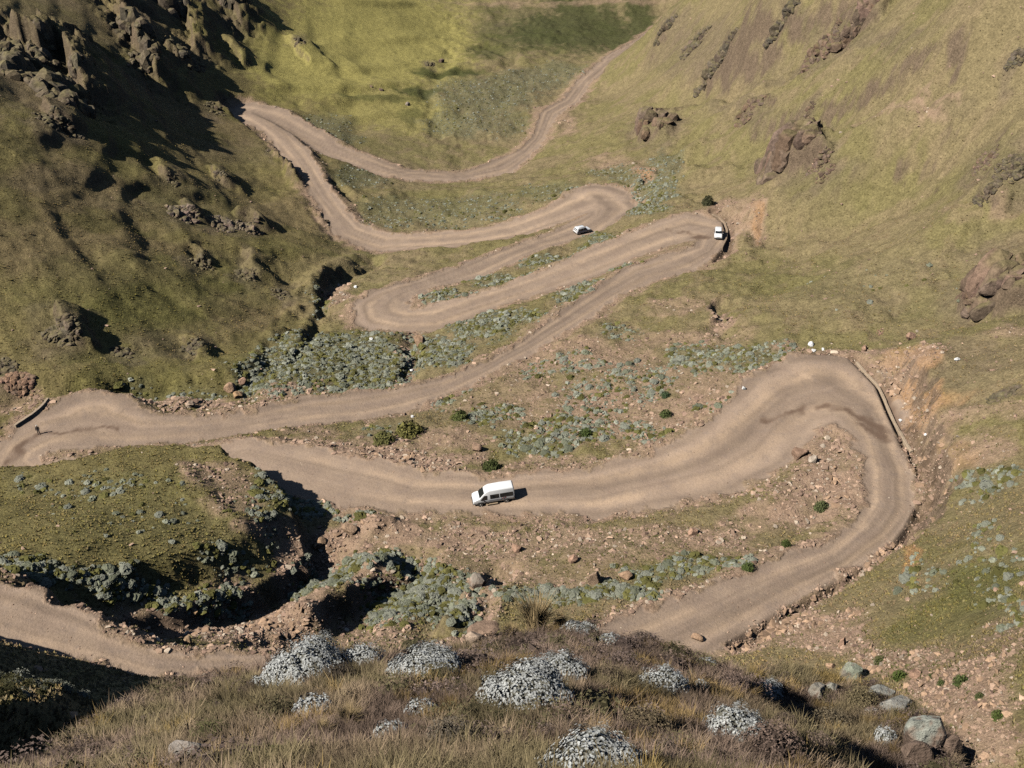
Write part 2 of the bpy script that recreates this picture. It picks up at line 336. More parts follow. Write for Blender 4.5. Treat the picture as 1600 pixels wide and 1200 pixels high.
# ------------------------------------------------------------------ the sheet
def geo(a, b, r): n = int(math.log(b/a)/math.log(1+r)); return np.geomspace(a, b, n, endpoint=False)
Q = globals().get('QUALITY', 1.0)
RAD = np.r_[[.05, 1, 2, 3], geo(4, 31, .006/Q), geo(31, 62, .007/Q), geo(62, 600, .0034/Q), geo(600, 1000, .02), [1000]]
half = np.r_[np.arange(0, 29.5, .068/Q), np.arange(29.5, 42, .11/Q), np.arange(42, 60, .9), np.arange(60, 180, 4), [180]]
ANG = R(1)*np.r_[-half[::-1], half[1:]]
AA, RRR = np.meshgrid(ANG, RAD, indexing='ij')
X = (np.sin(AA)*RRR).ravel(); Y = (np.cos(AA)*RRR).ravel()
NA, NRAD = AA.shape
def ground(X, Y):
    Z = natural(X, Y)
    sd, zr, lat = road_field(X, Y)
    fore = (np.minimum(poly_sd(X, Y, FPOLY), poly_sd(X, Y, LPOLY)) < 2.0) & (Y < 60)
    edge = fbm(X, Y, 2.6, 4, 5)*1.5+.35
    sdn = sd+edge
    rough = sstep(-.4, 2.5, sdn)
    # crossfall, ruts, loose edge
    big = fbm(X, Y, 9, 4, 2)*1.1+fbm(X, Y, 2.4, 3, 3)*.42
    far = np.clip(np.hypot(X, Y)/160, .12, 1.15)*(1-.55*sstep(-20, -45, X)*sstep(300, 360, Y))*(1-.3*sstep(-30, -60, X))
    Zn = Z+big*np.where(fore, .25, far)
    k = sstep(4.2, -.2, sdn); k = np.where(fore, 0, k)
    Zr = zr+fbm(X, Y, 6, 3, 8)*.12+sstep(.9, 0, abs(sdn-.6))*.22*vnoise(X/1.3, Y/1.3, 4)
    Z2 = Zn*(1-k)+Zr*k
    d, _ = line_d(X, Y, DITCH); dd, _ = line_d(X, Y, DITCH2); d = np.minimum(d, dd)
    Z2 -= sstep(1.5, .3, d)*1.15
    sd = np.where(fore, 50, sd); sdn = np.where(fore, 50, sdn)
    fore = fore & (np.minimum(poly_sd(X, Y, FPOLY), poly_sd(X, Y, LPOLY)) < .8)
    return Z2, sd, sdn, lat, fore, d
Z, RSD, RSDN, RLAT, FORE, DITD = ground(X, Y)
CRAGS = [ # u, v (foot), width px, height px, depth m, tone, lean, label
 (18,112,62,105,9,'b',.12,'tall dark crag cut by the left edge near the top of the photo'),(92,158,72,84,10,'b',.05,'big square topped crag standing over the long black shadow at upper left'),(28,130,64,46,8,'b',0,'lower rounded crag at the foot of the tall one by the left edge'),(133,164,34,36,6,'b',0,'small crag at the right foot of the square topped one'),
 (228,122,46,66,8,'b',.1,'crag ridge leading down between the two upper left shadows'),(205,60,60,44,8,'b',0,'dark crag at the top of the second shadowed gully'),(62,96,46,56,9,'b',.05,'dark broken crag between the tall left crag and the square topped one'),(118,120,26,40,8,'b',0,'thin dark crag edge above the square topped one'),(258,15,70,40,8,'d',0,'dark cliff cut by the top edge at upper left'),(290,100,50,30,6,'b',0,'jagged rocks at the tail of the second shadow'),(362,28,40,50,8,'b',.05,'dark grassy crag beside the top edge above the yellow meadow'),
 (76,195,46,26,5,'b',0,'low rock outcrop under the square topped crag'),(112,212,34,26,4,'b',0,'small outcrop with a short shadow below the low one'),(286,346,52,34,5,'p',0,'pinkish outcrop alone in the grass in the middle of the left hill'),(350,362,46,30,4,'p',0,'left part of the broken rock row on the left hill'),(388,366,44,28,4,'p',0,'right part of the broken rock row above the road bend'),
 (396,348,18,32,3,'b',0,'narrow outcrop above the rock row'),(344,285,26,28,4,'b',0,'small outcrop with a pointed shadow on the left hill ridge'),(312,420,34,32,4,'b',0,'rounded boulder outcrop near the middle of the left hill'),(385,438,34,50,5,'b',0,'upright outcrop with grey bushes on its right on the left hill'),(95,540,60,64,7,'b',.05,'dark crag on the lower left hill above the bend'),
 (270,292,22,30,4,'b',0,'small rib of rock on the ridge at left'),(30,620,50,52,6,'o',0,'reddish rock heap beside the parapet of the left bend'),(8,590,40,40,6,'b',0,'dark rocks at the left edge above the left bend'),(300,555,40,36,4,'d',0,'dark rock step low on the left hill'),(440,470,30,30,4,'b',0,'outcrop in the dark bank left of the zigzags'),(190,560,36,28,4,'d',0,'low dark outcrop in the bushes at the foot of the left hill'),
 (468,70,16,22,4,'b',0,'dark rib at the head of the thin shadow in the meadow'),(335,180,30,26,4,'b',0,'small outcrop above the far left road bend'),(420,240,12,18,3,'b',0,'small rock step on the road cutting at far left'),(508,345,14,20,3,'b',0,'rock edge of the dark cutting beside the left road'),
 (1238,264,84,66,9,'r',0,'columned reddish crag with a cave shadow on the right hill'),(1282,262,38,34,7,'r',.25,'crag leaning over the cave on the right hill'),(1290,282,26,24,4,'r',0,'small rocks below the cave on the right hill'),(1024,212,60,46,8,'r',0,'reddish crag jutting out above the side gully left of the right hill'),(1262,190,20,34,5,'r',.2,'narrow upright slab on the right hill'),(1180,180,56,26,5,'r',0,'low rocky step on the right hill above the reddish crag'),
 (1340,48,84,34,7,'r',0,'long rocky band high on the right hill'),(1282,90,54,30,6,'r',0,'rocky band below the long one on the right hill'),(1120,108,60,24,5,'b',0,'brown rocky step near the ridge at top right of centre'),(1560,475,92,96,10,'r',0,'large reddish crag at the right edge of the photo'),(1540,268,34,40,5,'r',0,'reddish pillar on the right hill near the edge'),
 (1582,286,50,76,7,'b',0,'brown crag cut by the right edge above the large reddish one'),(1540,318,40,34,5,'b',0,'low brown rocks below the reddish pillar'),(1376,525,11,24,1.6,'o',0,'single standing stone above the big right bend'),(1235,22,60,26,5,'d',0,'dark rock step at the top edge on the right'),(1590,105,34,40,5,'d',0,'dark rocks at the top right corner'),(1085,80,46,24,5,'b',0,'rocky brow of the ridge above the farthest road'),(1040,55,36,24,5,'b',0,'brown rocks on the skyline spur beside the dark green valley'),
 (672,104,18,9,2.5,'b',0,'lone boulder on the yellow valley meadow'),(1570,622,50,20,3,'b',0,'brown bank of rock right of the orange cutting'),
]
# ------------------------------------------------------------------ surface zones, each an ellipse on the ground round a mapped spot
def full(x, y):
    return natural(x, y)
def ellipse(u, v, a, b):
    q = cast_on(base, [(u, v), (u+a, v), (u-a, v), (u, v-b), (u, v+b)], n=500)[:, :2]
    return q[0], (q[1]-q[2])/2, (q[3]-q[4])/2
ZONES = {
'grey': [(405,770,36,50,.5),(330,870,50,20,.4),(560,560,90,50),(480,560,70,45),(420,585,60,25),(700,555,50,20),(760,510,60,22),(700,462,50,12),(780,435,55,12),(850,405,45,10),(930,375,35,10),(870,300,60,18,.7),(700,330,80,22,.7),(620,330,60,28,.6),(760,320,60,22,.6),(560,275,50,16,.8),
 (1020,290,50,25),(1000,325,40,16),(1040,250,28,22),(960,270,40,18,.7),(760,150,80,32),(830,125,60,18),(880,110,40,12),(720,190,55,22),(790,195,40,22,.8),(500,195,50,14),(540,215,30,10),(980,420,45,10),(900,455,45,12),(820,495,50,14),(690,545,45,18),
 (760,650,50,20,.8),(840,690,60,22,.9),(900,665,60,25,.8),(930,620,60,30,.5),(1000,590,60,25,.5),(1100,560,70,22,.8),(880,570,60,22,.5),(1180,570,50,18,.7),(1000,680,50,18,.6),(1200,545,40,12,.8),(960,520,40,12,.7),(700,620,40,12,.5),(600,670,40,10,.4),
 (650,930,85,50),(520,900,45,35),(590,880,50,20),(450,780,40,14),(500,792,50,14),(560,815,36,10),(860,935,85,26),(960,935,60,14),(1000,900,60,20,.6),(1080,890,50,20,.7),(1150,880,30,12,.8),(40,885,60,20),(140,900,60,20),(240,905,60,16),(330,905,36,14),(230,800,190,60,.16),(120,750,120,14,.35),
 (1530,760,50,25,.6),(1550,860,60,70,.25),(1440,900,60,40,.25),(1560,960,50,25,.3),(1400,450,190,50,.13),(1130,640,30,15,.4),(300,610,80,14,.4),(210,600,40,14,.4),(500,470,18,24,.5)],
'soil': [(560,692,110,12,.8),(700,690,70,14,.7),(480,672,60,8,.6),(760,855,180,18,.65),(1000,832,150,12,.65),(1150,830,80,20,.6),(870,900,70,14,.4),(1050,590,110,22,.5),(830,600,60,20,.5),(900,560,110,30,.75),(960,640,150,50,.75),(1120,640,120,50,.85),(780,640,80,30,.4),(1050,530,110,20,.5),(720,880,150,40,.55),(1000,850,150,30,.6),(1400,740,50,60,.8),(1420,640,40,60,.9),(1520,700,70,24,.6),(350,920,60,20,.5),(1330,850,40,30,.9),(1300,770,80,35),(1290,720,60,32),(1230,800,90,22),(1100,845,100,16,.8),(650,840,110,20),(560,840,50,22),(760,825,60,12),(490,870,50,35),(620,720,90,22),(700,725,60,16),(560,700,80,12),(850,722,80,12,.8),(1000,655,80,32,.7),(1100,640,80,32,.9),(1150,600,60,26,.8),(960,560,70,22,.6),(1050,480,50,12,.5),(1250,545,50,12,.8),
 (1340,540,50,14),(1410,590,50,40),(1460,680,50,40,.8),(1440,740,30,50,.9),(1240,965,90,22,.7),(1300,1000,80,28,.9),(1500,1080,120,50,.9),(1560,1140,80,60,.9),(1400,1030,80,28,.8),(1560,1000,60,25,.5),(1150,330,40,32,.8),(1180,340,22,40,.8),(1000,270,18,15,.8),(950,250,40,10,.5),(400,970,120,40),(300,960,130,35),(600,990,60,20,.7),(740,950,30,40,.7),
 (350,770,50,35,.6),(310,730,40,20,.6),(420,820,70,16,.8),(640,560,14,38,.9),(525,455,22,22,.9),(300,628,90,10,.8),(450,608,60,10,.8),(20,620,40,28,.5),(1125,490,14,28,.8),(885,190,16,20,.6),(1400,620,14,50,.9),(1150,680,50,14,.8),(900,890,60,30,.3),(1380,175,60,14,.4),(1420,160,50,9,.7),(1360,185,50,7,.6),(1460,140,40,6,.5),(1590,520,60,14,.4),(1530,330,60,10,.3),(1530,650,80,14,.5),(840,6,150,4,.35),(960,4,90,4,.45)],
'scree': [(1000,640,140,40,.35),(900,560,90,24,.3),(1110,650,70,40,.45),(800,845,150,14,.45),(1080,845,120,12,.4),(560,700,90,10,.6),(1400,1030,70,24,.3),(1290,690,40,20,.6),(300,632,110,12),(460,612,70,8),(600,712,100,14),(650,736,60,8),(1300,740,45,50,.8),(1400,565,60,25,.7),(400,975,100,18),(300,972,80,14),(560,835,50,10),(480,870,40,20,.7),(760,828,60,8,.8),(1230,965,90,14),(30,625,40,24,.8),(530,450,20,18),(1130,490,12,20),(640,560,12,30),(1100,665,60,14,.6),(1200,760,60,20,.6),(690,1000,30,20,.7),(110,704,30,8)],
'orange': [(1440,600,40,36),(1180,345,14,28),(1000,272,14,10),(1415,880,18,34,.7),(1470,700,36,36,.4),(1400,560,40,16,.5)],
'meadow': [(600,60,170,90),(520,110,120,50),(650,180,80,30,.7),(450,100,60,50),(600,165,110,30,.8),(430,190,30,10,.3)],
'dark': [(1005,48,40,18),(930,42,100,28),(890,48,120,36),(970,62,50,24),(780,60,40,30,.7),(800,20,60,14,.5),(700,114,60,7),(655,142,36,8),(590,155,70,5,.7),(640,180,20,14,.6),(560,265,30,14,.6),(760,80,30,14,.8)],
'green': [(1520,920,60,32),(1480,965,60,26,.7),(1440,850,50,30,.5),(830,848,36,20),(880,865,50,20,.5),(230,450,180,60,.5),(300,330,100,30,.4),(560,590,60,12,.4),(540,540,80,30,.4),(1100,590,60,14,.5),(930,640,60,20,.4),(1310,300,60,30,.3),(1240,440,80,30,.3),(160,560,60,14,.5),(240,800,180,70,.25),(700,510,90,14,.4),(880,300,70,14,.4),(650,320,90,25,.4),(1430,620,30,20,.2)],
'heath': [(1330,60,80,18,.8),(1210,120,70,12,.7),(1150,165,60,12,.8),(1255,195,36,26,.9),(1285,262,50,26,.8),(1240,240,50,30,.7),(1480,150,60,20,.4),(1180,60,60,30,.5),(60,30,120,60,.6),(1080,70,60,50,.8),(1250,30,70,25,.8),(1170,110,60,20,.4),(1060,90,50,30,.6),(1350,560,80,18,.3),(1500,560,80,40,.5),(1480,640,70,14,.5),(1560,420,60,60,.6),(1560,250,60,50,.6),(900,850,50,25,.6),(960,855,60,16,.5),(250,320,100,20,.4),(380,235,60,20,.4),(90,280,90,14,.4),(250,540,60,25,.6),(90,520,60,50,.6),(760,40,30,12,.4)],
}
MASK = {}
zx = X+fbm(X, Y, 7, 4, 61)*4.0; zy = Y+fbm(X, Y, 7, 4, 67)*4.0
nz = fbm(X, Y, 2.2, 3, 71)
for k, L in ZONES.items():
    m = np.zeros(X.shape)
    for q in L:
        c, e1, e2 = ellipse(*q[:4]); st = q[4] if len(q) > 4 else 1.0
        det = e1[0]*e2[1]-e1[1]*e2[0]
        if abs(det) < 1e-6: continue
        rx = 1.6*(abs(e1[0])+abs(e2[0]))+5; ry = 1.6*(abs(e1[1])+abs(e2[1]))+5
        s = np.nonzero((abs(X-c[0]) < rx) & (abs(Y-c[1]) < ry))[0]
        dx = zx[s]-c[0]; dy = zy[s]-c[1]
        a = (dx*e2[1]-dy*e2[0])/det; b = (e1[0]*dy-e1[1]*dx)/det
        m[s] = np.maximum(m[s], st*sstep(1.3, .65, np.hypot(a, b)+nz[s]*.35))
    m[FORE] = 0
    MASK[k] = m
ROADM = sstep(.45, -.35, RSDN+fbm(X, Y, .9, 2, 77)*.7)
verge = sstep(4.0, .6, RSDN+nz*2.2)*.9
MASK['soil'] = np.maximum(MASK['soil'], verge*np.where(FORE, 0, 1))
MASK['soil'] = np.maximum(MASK['soil'], sstep(2.4, .9, DITD)*.9*(~FORE))
# steepness -> bare banks
Zg = Z.reshape(NA, NRAD); rr = RRR
dzr = np.gradient(Zg, axis=1)/np.gradient(rr, axis=1); dza = np.gradient(Zg, axis=0)/(np.gradient(AA, axis=0)*rr)
SLOPE = np.hypot(dzr, dza).ravel()
MASK['rock'] = sstep(1.25, 2.0, SLOPE+nz*.5+.35*(X < -60)*(Y > 200)-.45*(X > 25))*np.clip(RRR.ravel()/60-.3, 0, 1)*.8
MASK['rock'][FORE] = 0
# stains of seeping water across the road
WET = [([(1185,660),(1215,648),(1262,637)],.55),([(1285,640),(1320,646),(1350,656),(1372,668),(1385,680)],.8),([(1355,655),(1375,670),(1388,681)],1.4),([(1340,668),(1362,678),(1380,683)],.8),
 ([(58,678),(92,676),(118,667),(150,668),(185,671)],.5),([(62,678),(45,692),(25,706),(12,722)],.8),([(30,702),(12,722)],1.0),([(1040,362),(1075,364),(1106,370)],.6),([(1088,372),(1106,371)],1.2)]
wet = np.zeros(X.shape)
for px, w in WET:
    q = cast_on(base, px, n=700); c = q[:, :2]; s = np.nonzero((abs(X-c[:, 0].mean()) < 40) & (abs(Y-c[:, 1].mean()) < 40))[0]
    xs = X[s]+fbm(X[s], Y[s], 2.5, 3, 81)*1.2; ys = Y[s]+fbm(X[s], Y[s], 2.5, 3, 87)*1.2
    d, _ = line_d(xs, ys, q); wet[s] = np.maximum(wet[s], sstep(w*1.3, w*.2, d)*(.55+.45*sstep(.3, .6, fbm(X[s], Y[s], 1.6, 3, 89)*.5+.5)))
wet = np.maximum(wet, sstep(1.4, .5, DITD+nz*.6)*.9); wet[FORE] = 0
def C(*c): return np.array(c, float)
def mixc(c, d, k): return c*(1-k[:, None])+np.asarray(d)*k[:, None]
left = sstep(-30, -62, X+(Y-200)*.06)*sstep(60, 130, Y)
n1 = fbm(X, Y, 14, 4, 101)*.5+.5; n2 = fbm(X, Y, 3.5, 3, 103)*.5+.5; n3 = fbm(X, Y, 40, 3, 107)*.5+.5
for q in CRAGS:
    if q[5] == 'o': continue
    c, e1, e2 = ellipse(q[0], q[1]-q[3]*.2, q[2]*.75, q[3]*.7)
    det = e1[0]*e2[1]-e1[1]*e2[0]; rx = 1.6*(abs(e1[0])+abs(e2[0]))+5; ry = 1.6*(abs(e1[1])+abs(e2[1]))+5
    s = np.nonzero((abs(X-c[0]) < rx) & (abs(Y-c[1]) < ry) & ~FORE)[0]; dx = zx[s]-c[0]; dy = zy[s]-c[1]
    a = (dx*e2[1]-dy*e2[0])/det; b = (e1[0]*dy-e1[1]*dx)/det
    MASK['heath'][s] = np.maximum(MASK['heath'][s], .8*sstep(1.3, .6, np.hypot(a, b)+nz[s]*.4))
CLR = np.tile(C(.225, .178, .092), (len(X), 1))
CLR = mixc(CLR, C(.200, .168, .074), sstep(.4, .62, n1))
CLR = mixc(CLR, C(.240, .182, .102), sstep(.5, .72, n2)*.7)
CLR = mixc(CLR, C(.178, .146, .056), left*.75)
CLR = mixc(CLR, C(.180, .132, .072), left*sstep(.42, .62, n3)*.6)
CLR = mixc(CLR, C(.122, .112, .036), left*sstep(.5, .7, n1)*.5)
mnd = (X < -20)*(X > -130)*sstep(3, -3, poly_sd(X, Y, MPOLY))*(Y > 60)*(Y < 150)
CLR = mixc(CLR, C(.200, .168, .066), mnd*(.55+.4*n2))
CLR = mixc(CLR, C(.310, .268, .088), MASK['meadow']*(.85+.15*n2))
CLR = mixc(CLR, C(.125, .122, .036), MASK['green']*(.5+.5*n2))
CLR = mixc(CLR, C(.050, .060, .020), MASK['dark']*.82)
CLR = mixc(CLR, C(.148, .112, .078), MASK['heath']*(.3+.5*n2))
CLR = mixc(CLR, C(.150, .140, .078), MASK['grey']*.7)
CLR = mixc(CLR, C(.335, .222, .150), MASK['soil']*(.55+.45*sstep(.3, .6, n2)))
CLR = mixc(CLR, C(.400, .230, .110), MASK['orange']*.85)
CLR = mixc(CLR, C(.130, .095, .068), MASK['rock']*.8)
CLR = mixc(CLR, C(.172, .122, .084), MASK['rock']*(X > 25)*.7)
CLR = mixc(CLR, C(.135, .100, .058), FORE*1.0)
CLR = mixc(CLR, C(.060, .038, .022), wet*(1-ROADM)*.8)
idx = np.arange(NA*NRAD).reshape(NA, NRAD)
quads = np.stack([idx[:-1, :-1], idx[1:, :-1], idx[1:, 1:], idx[:-1, 1:]], -1).reshape(-1, 4)

def new_mesh(name, co, faces, mat=None, smooth=True, attrs=None, colors=None):
    me = bpy.data.meshes.new(name); faces = np.asarray(faces, dtype=np.int32); co = np.asarray(co, dtype=np.float32)
    me.vertices.add(len(co)); me.vertices.foreach_set('co', co.ravel())
    k = faces.shape[1]
    me.loops.add(faces.size); me.loops.foreach_set('vertex_index', faces.ravel())
    me.polygons.add(len(faces)); me.polygons.foreach_set('loop_start', np.arange(0, faces.size, k, dtype=np.int32))
    me.polygons.foreach_set('use_smooth', np.full(len(faces), smooth))
    for n, v in (attrs or {}).items():
        a = me.attributes.new(n, 'FLOAT', 'POINT'); a.data.foreach_set('value', np.asarray(v, np.float32))
    for n, v in (colors or {}).items():
        a = me.attributes.new(n, 'FLOAT_COLOR', 'POINT'); a.data.foreach_set('color', np.c_[v, np.ones(len(v))].astype(np.float32).ravel())
    me.update(calc_edges=True)
    if mat: me.materials.append(mat)
    return me
def link(name, me, parent=None, **props):
    o = bpy.data.objects.new(name, me); COL.objects.link(o)
    if parent: o.parent = parent
    for k, v in props.items(): o[k] = v
    return o
class Nodes:
    def __init__(s, name, rough=.9, spec=.2):
        s.m = bpy.data.materials.new(name); s.m.use_nodes = True; s.t = s.m.node_tree; s.b = s.t.nodes['Principled BSDF']
        s.b.inputs['Roughness'].default_value = rough; s.b.inputs['Specular IOR Level'].default_value = spec
    def n(s, kind, **kw):
        x = s.t.nodes.new(kind)
        for k, v in kw.items(): setattr(x, k, v)
        return x
    def l(s, a, b): s.t.links.new(a, b)
    def attr(s, name): return s.n('ShaderNodeAttribute', attribute_name=name)
    def noise(s, scale, detail=4, rough=.55, vec=None):
        x = s.n('ShaderNodeTexNoise'); x.inputs['Scale'].default_value = scale; x.inputs['Detail'].default_value = detail; x.inputs['Roughness'].default_value = rough
        s.l(vec or s.pos(), x.inputs['Vector']); return x.outputs['Fac']
    def pos(s):
        if not hasattr(s, '_p'): s._p = s.n('ShaderNodeNewGeometry').outputs['Position']
        return s._p
    def obj(s):
        if not hasattr(s, '_o'): s._o = s.n('ShaderNodeTexCoord').outputs['Object']
        return s._o
    def ramp(s, f, a, b, lo=0., hi=1.):
        x = s.n('ShaderNodeMapRange'); x.inputs[1].default_value = a; x.inputs[2].default_value = b; x.inputs[3].default_value = lo; x.inputs[4].default_value = hi
        s.l(f, x.inputs[0]); return x.outputs[0]
    def mix(s, f, a, b, mode='MIX'):
        x = s.n('ShaderNodeMix', data_type='RGBA', blend_type=mode)
        for i, q in ((0, f), (6, a), (7, b)):
            if hasattr(q, 'is_output'): s.l(q, x.inputs[i])
            elif i == 0: x.inputs[0].default_value = q
            else: x.inputs[i].default_value = (*q, 1)
        return x.outputs[2]
    def math(s, op, a, b):
        x = s.n('ShaderNodeMath', operation=op)
        for i, q in ((0, a), (1, b)):
            if hasattr(q, 'is_output'): s.l(q, x.inputs[i])
            else: x.inputs[i].default_value = q
        return x.outputs[0]
    def gray(s, f):
        x = s.n('ShaderNodeCombineColor')
        for i in range(3): s.l(f, x.inputs[i])
        return x.outputs[0]
    def scale(s, col, f): return s.mix(1.0, col, s.gray(f), 'MULTIPLY')
    def bump(s, f, strength, dist):
        x = s.n('ShaderNodeBump'); x.inputs['Strength'].default_value = strength; x.inputs['Distance'].default_value = dist
        s.l(f, x.inputs['Height'])
        if s.b.inputs['Normal'].links: s.l(s.b.inputs['Normal'].links[0].from_socket, x.inputs['Normal'])
        s.l(x.outputs[0], s.b.inputs['Normal'])
    def base(s, c): s.l(c, s.b.inputs['Base Color'])
# earth, grass sward and gravel share one material; the maps say which is where
g = Nodes('earth', .95, .1)
tint = g.attr('tint').outputs['Color']
fine = g.noise(2.6, 5, .65); mid = g.noise(.7, 4); grit = g.noise(7, 3, .7)
soilm = g.attr('soil').outputs['Fac']
c = g.scale(tint, g.ramp(fine, .3, .7, .62, 1.38))
c = g.scale(c, g.ramp(mid, .3, .7, .8, 1.2))
vor = g.n('ShaderNodeTexVoronoi'); vor.inputs['Scale'].default_value = 2.2; g.l(g.pos(), vor.inputs['Vector'])
peb = g.mix(g.ramp(grit, .35, .65), (.20, .135, .09), (.46, .335, .235))
c = g.mix(g.math('MULTIPLY', soilm, g.ramp(mid, .35, .65, .15, .65)), c, peb)
roadc = g.mix(g.ramp(g.noise(.35, 4), .35, .65), (.262, .192, .142), (.305, .225, .162))
roadc = g.mix(g.attr('track').outputs['Fac'], roadc, (.385, .278, .190))
roadc = g.mix(g.ramp(g.noise(.9, 5, .7), .5, .72, 0, .55), roadc, (.22, .170, .138))
roadc = g.scale(roadc, g.ramp(g.noise(4.5, 4, .75), .3, .7, .84, 1.16))
roadc = g.scale(roadc, g.ramp(g.attr('streak').outputs['Fac'], .2, .8, .80, 1.20))
roadc = g.mix(g.attr('wet').outputs['Fac'], roadc, (.15, .10, .07))
c = g.mix(g.attr('roadmask').outputs['Fac'], c, roadc)
g.base(c)
bm_ = g.math('MULTIPLY', g.ramp(g.attr('roadmask').outputs['Fac'], 0, 1, 1, .25), fine)
g.bump(bm_, .9, .35); g.bump(g.math('MULTIPLY', g.ramp(g.attr('roadmask').outputs['Fac'], 0, 1, 1, .4), grit), .7, .1)
EARTH = g.m
streak = vnoise(RLAT*4.2+fbm(X, Y, 22, 3, 123)*1.3, fbm(X, Y, 45, 2, 127)*2, 129)*.65+vnoise(RLAT*11+fbm(X, Y, 15, 2, 124)*2, fbm(X, Y, 30, 2, 128)*2, 130)*.35
tr = np.exp(-((abs(RLAT)-.42)/.16)**2)*(.55+.45*sstep(.35, .6, n2))*ROADM*sstep(.35, .6, fbm(X, Y, 16, 3, 121)*.5+.62)
def submesh(name, sel):
    f = quads[sel]; used = np.unique(f); mp = np.full(len(X), -1); mp[used] = np.arange(len(used))
    return new_mesh(name, np.c_[X, Y, Z][used], mp[f], EARTH, True,
        {'roadmask': ROADM[used], 'soil': MASK['soil'][used], 'wet': wet[used], 'track': tr[used], 'streak': streak[used]}, {'tint': CLR[used]})
onroad = RSDN[quads].mean(1) < 0
link('mountain_terrain', submesh('mountain_terrain', ~onroad), kind='structure')
link('gravel_road', submesh('gravel_road', onroad), kind='structure')
# height of the finished ground anywhere
Zgrid = Z.reshape(NA, NRAD)
def grid_ix(x, y):
    a = np.arctan2(x, y); r = np.hypot(x, y)
    ia = np.clip(np.interp(a, ANG, np.arange(NA)), 0, NA-1.001); ir = np.clip(np.interp(r, RAD, np.arange(NRAD)), 0, NRAD-1.001)
    return ia, ir
def sample(arr, x, y):
    ia, ir = grid_ix(np.asarray(x, float), np.asarray(y, float)); G = arr.reshape(NA, NRAD)
    i = ia.astype(int); j = ir.astype(int); fa = ia-i; fr = ir-j
    return (G[i, j]*(1-fa)+G[i+1, j]*fa)*(1-fr)+(G[i, j+1]*(1-fa)+G[i+1, j+1]*fa)*fr
def gz(x, y): return sample(Zgrid, x, y)
def sitespot(u, v, d0=6.):        # where the mapped sight line meets the finished ground
    return cast_on(gz, [(u, v)], d0=d0, n=1500)[0]
def project(p):
    p = np.atleast_2d(p); d = p@FW; return 800+F*p[:, 0]/d, 600-F*(p@UP)/d, d
# ------------------------------------------------------------------ scatter helpers
def dome(nu, nv, seed, jitter=.25):
    r = np.random.default_rng(seed); v = [(0, 0, 1)]; f = []
    for j in range(1, nv+1):
        ph = j/nv*math.pi*.56
        for i in range(nu):
            a = 2*math.pi*(i+.5*(j % 2))/nu; v.append((math.cos(a)*math.sin(ph), math.sin(a)*math.sin(ph), math.cos(ph)))
    v = np.array(v)*(1+r.normal(0, jitter, (len(v), 1)).clip(-.5, .5))
    for i in range(nu): f.append((0, 1+i, 1+(i+1) % nu))
    for j in range(nv-1):
        for i in range(nu):
            a = 1+j*nu+i; b = 1+j*nu+(i+1) % nu; f += [(a, a+nu, b), (b, a+nu, b+nu)]
    return v, np.array(f)
def leafy(n, seed, size=.3, squash=1.):
    """n small leaf triangles round a dome"""
    r = np.random.default_rng(seed); d = r.normal(size=(n, 3)); d[:, 2] = abs(d[:, 2])*.9+.02; d /= np.linalg.norm(d, axis=1)[:, None]
    c = d*r.uniform(.8, 1.08, (n, 1)); a = np.cross(d, r.normal(size=(n, 3))); a /= np.linalg.norm(a, axis=1)[:, None]; b = np.cross(d, a)
    s = size*r.uniform(.6, 1.3, (n, 1)); up = d*r.uniform(.2, 1.1, (n, 1))
    v = np.stack([c-a*s*.5, c+a*s*.5, c+(b*.5+up*.6)*s], 1).reshape(-1, 3)
    return v, np.arange(3*n).reshape(-1, 3)
def join(*parts):
    V, Fs, o = [], [], 0
    for v, f in parts: V.append(v); Fs.append(np.asarray(f)+o); o += len(v)
    return np.concatenate(V), np.concatenate(Fs)
def scatter(name, protos, pos, scl, rot, colr, mat, shade=None, **props):
    """every clump of a ground cover, merged"""
    V, Fs, Cs, o = [], [], [], 0
    which = rng.integers(0, len(protos), len(pos))
    for k, pr in enumerate(protos):
        pv, pf = pr[:2]; s = np.nonzero(which == k)[0]
        if not len(s): continue
        cr, sr = np.cos(rot[s])[:, None], np.sin(rot[s])[:, None]
        x = pv[None, :, 0]*scl[s, 0:1]; y = pv[None, :, 1]*scl[s, 1:2]; z = pv[None, :, 2]*scl[s, 2:3]
        v = np.stack([x*cr-y*sr, x*sr+y*cr, z], -1)+pos[s][:, None]
        V.append(v.reshape(-1, 3)); Fs.append((pf[None]+(np.arange(len(s))*len(pv))[:, None, None]+o).reshape(-1, 3))
        cc = np.repeat(colr[s], len(pv), 0)
        if len(pr) > 2: cc = cc*np.tile(pr[2], (len(s), 1))
        Cs.append(cc); o += len(s)*len(pv)
    me = new_mesh(name, np.concatenate(V), np.concatenate(Fs), mat, False, None, {'tint': np.concatenate(Cs)})
    return link(name, me, kind='stuff', **props)
def polar(n, r0, r1, half=40, pw=1.0):
    a = R(1)*rng.uniform(-half, half, n); t = rng.uniform(0, 1, n)
    r = r0*(r1/r0)**t if pw == 1 else (r0**(2-pw)+t*(r1**(2-pw)-r0**(2-pw)))**(1/(2-pw))
    return np.sin(a)*r, np.cos(a)*r
VISG = None
def visible(x, y, z, lift=.5):
    """is the spot in sight of the lookout, by stepping along the line to it"""
    ok = np.ones(len(x), bool)
    d = np.sqrt(x*x+y*y)
    for t in np.r_[np.linspace(.06, .3, 16), np.linspace(.35, .985, 34)]:
        q = gz(x*t, y*t); ok &= ~((q > (z+lift)*t) & (d*(1-t) > 1.0))
    u, v, dd = project(np.c_[x, y, z+lift]); return ok & (u > -40) & (u < 1640) & (v > -40) & (v < 1260)
leafm = Nodes('leaf', .85, .15)
lt = leafm.attr('tint').outputs['Color']; isl = leafm.n('ShaderNodeNewGeometry').outputs['Random Per Island']
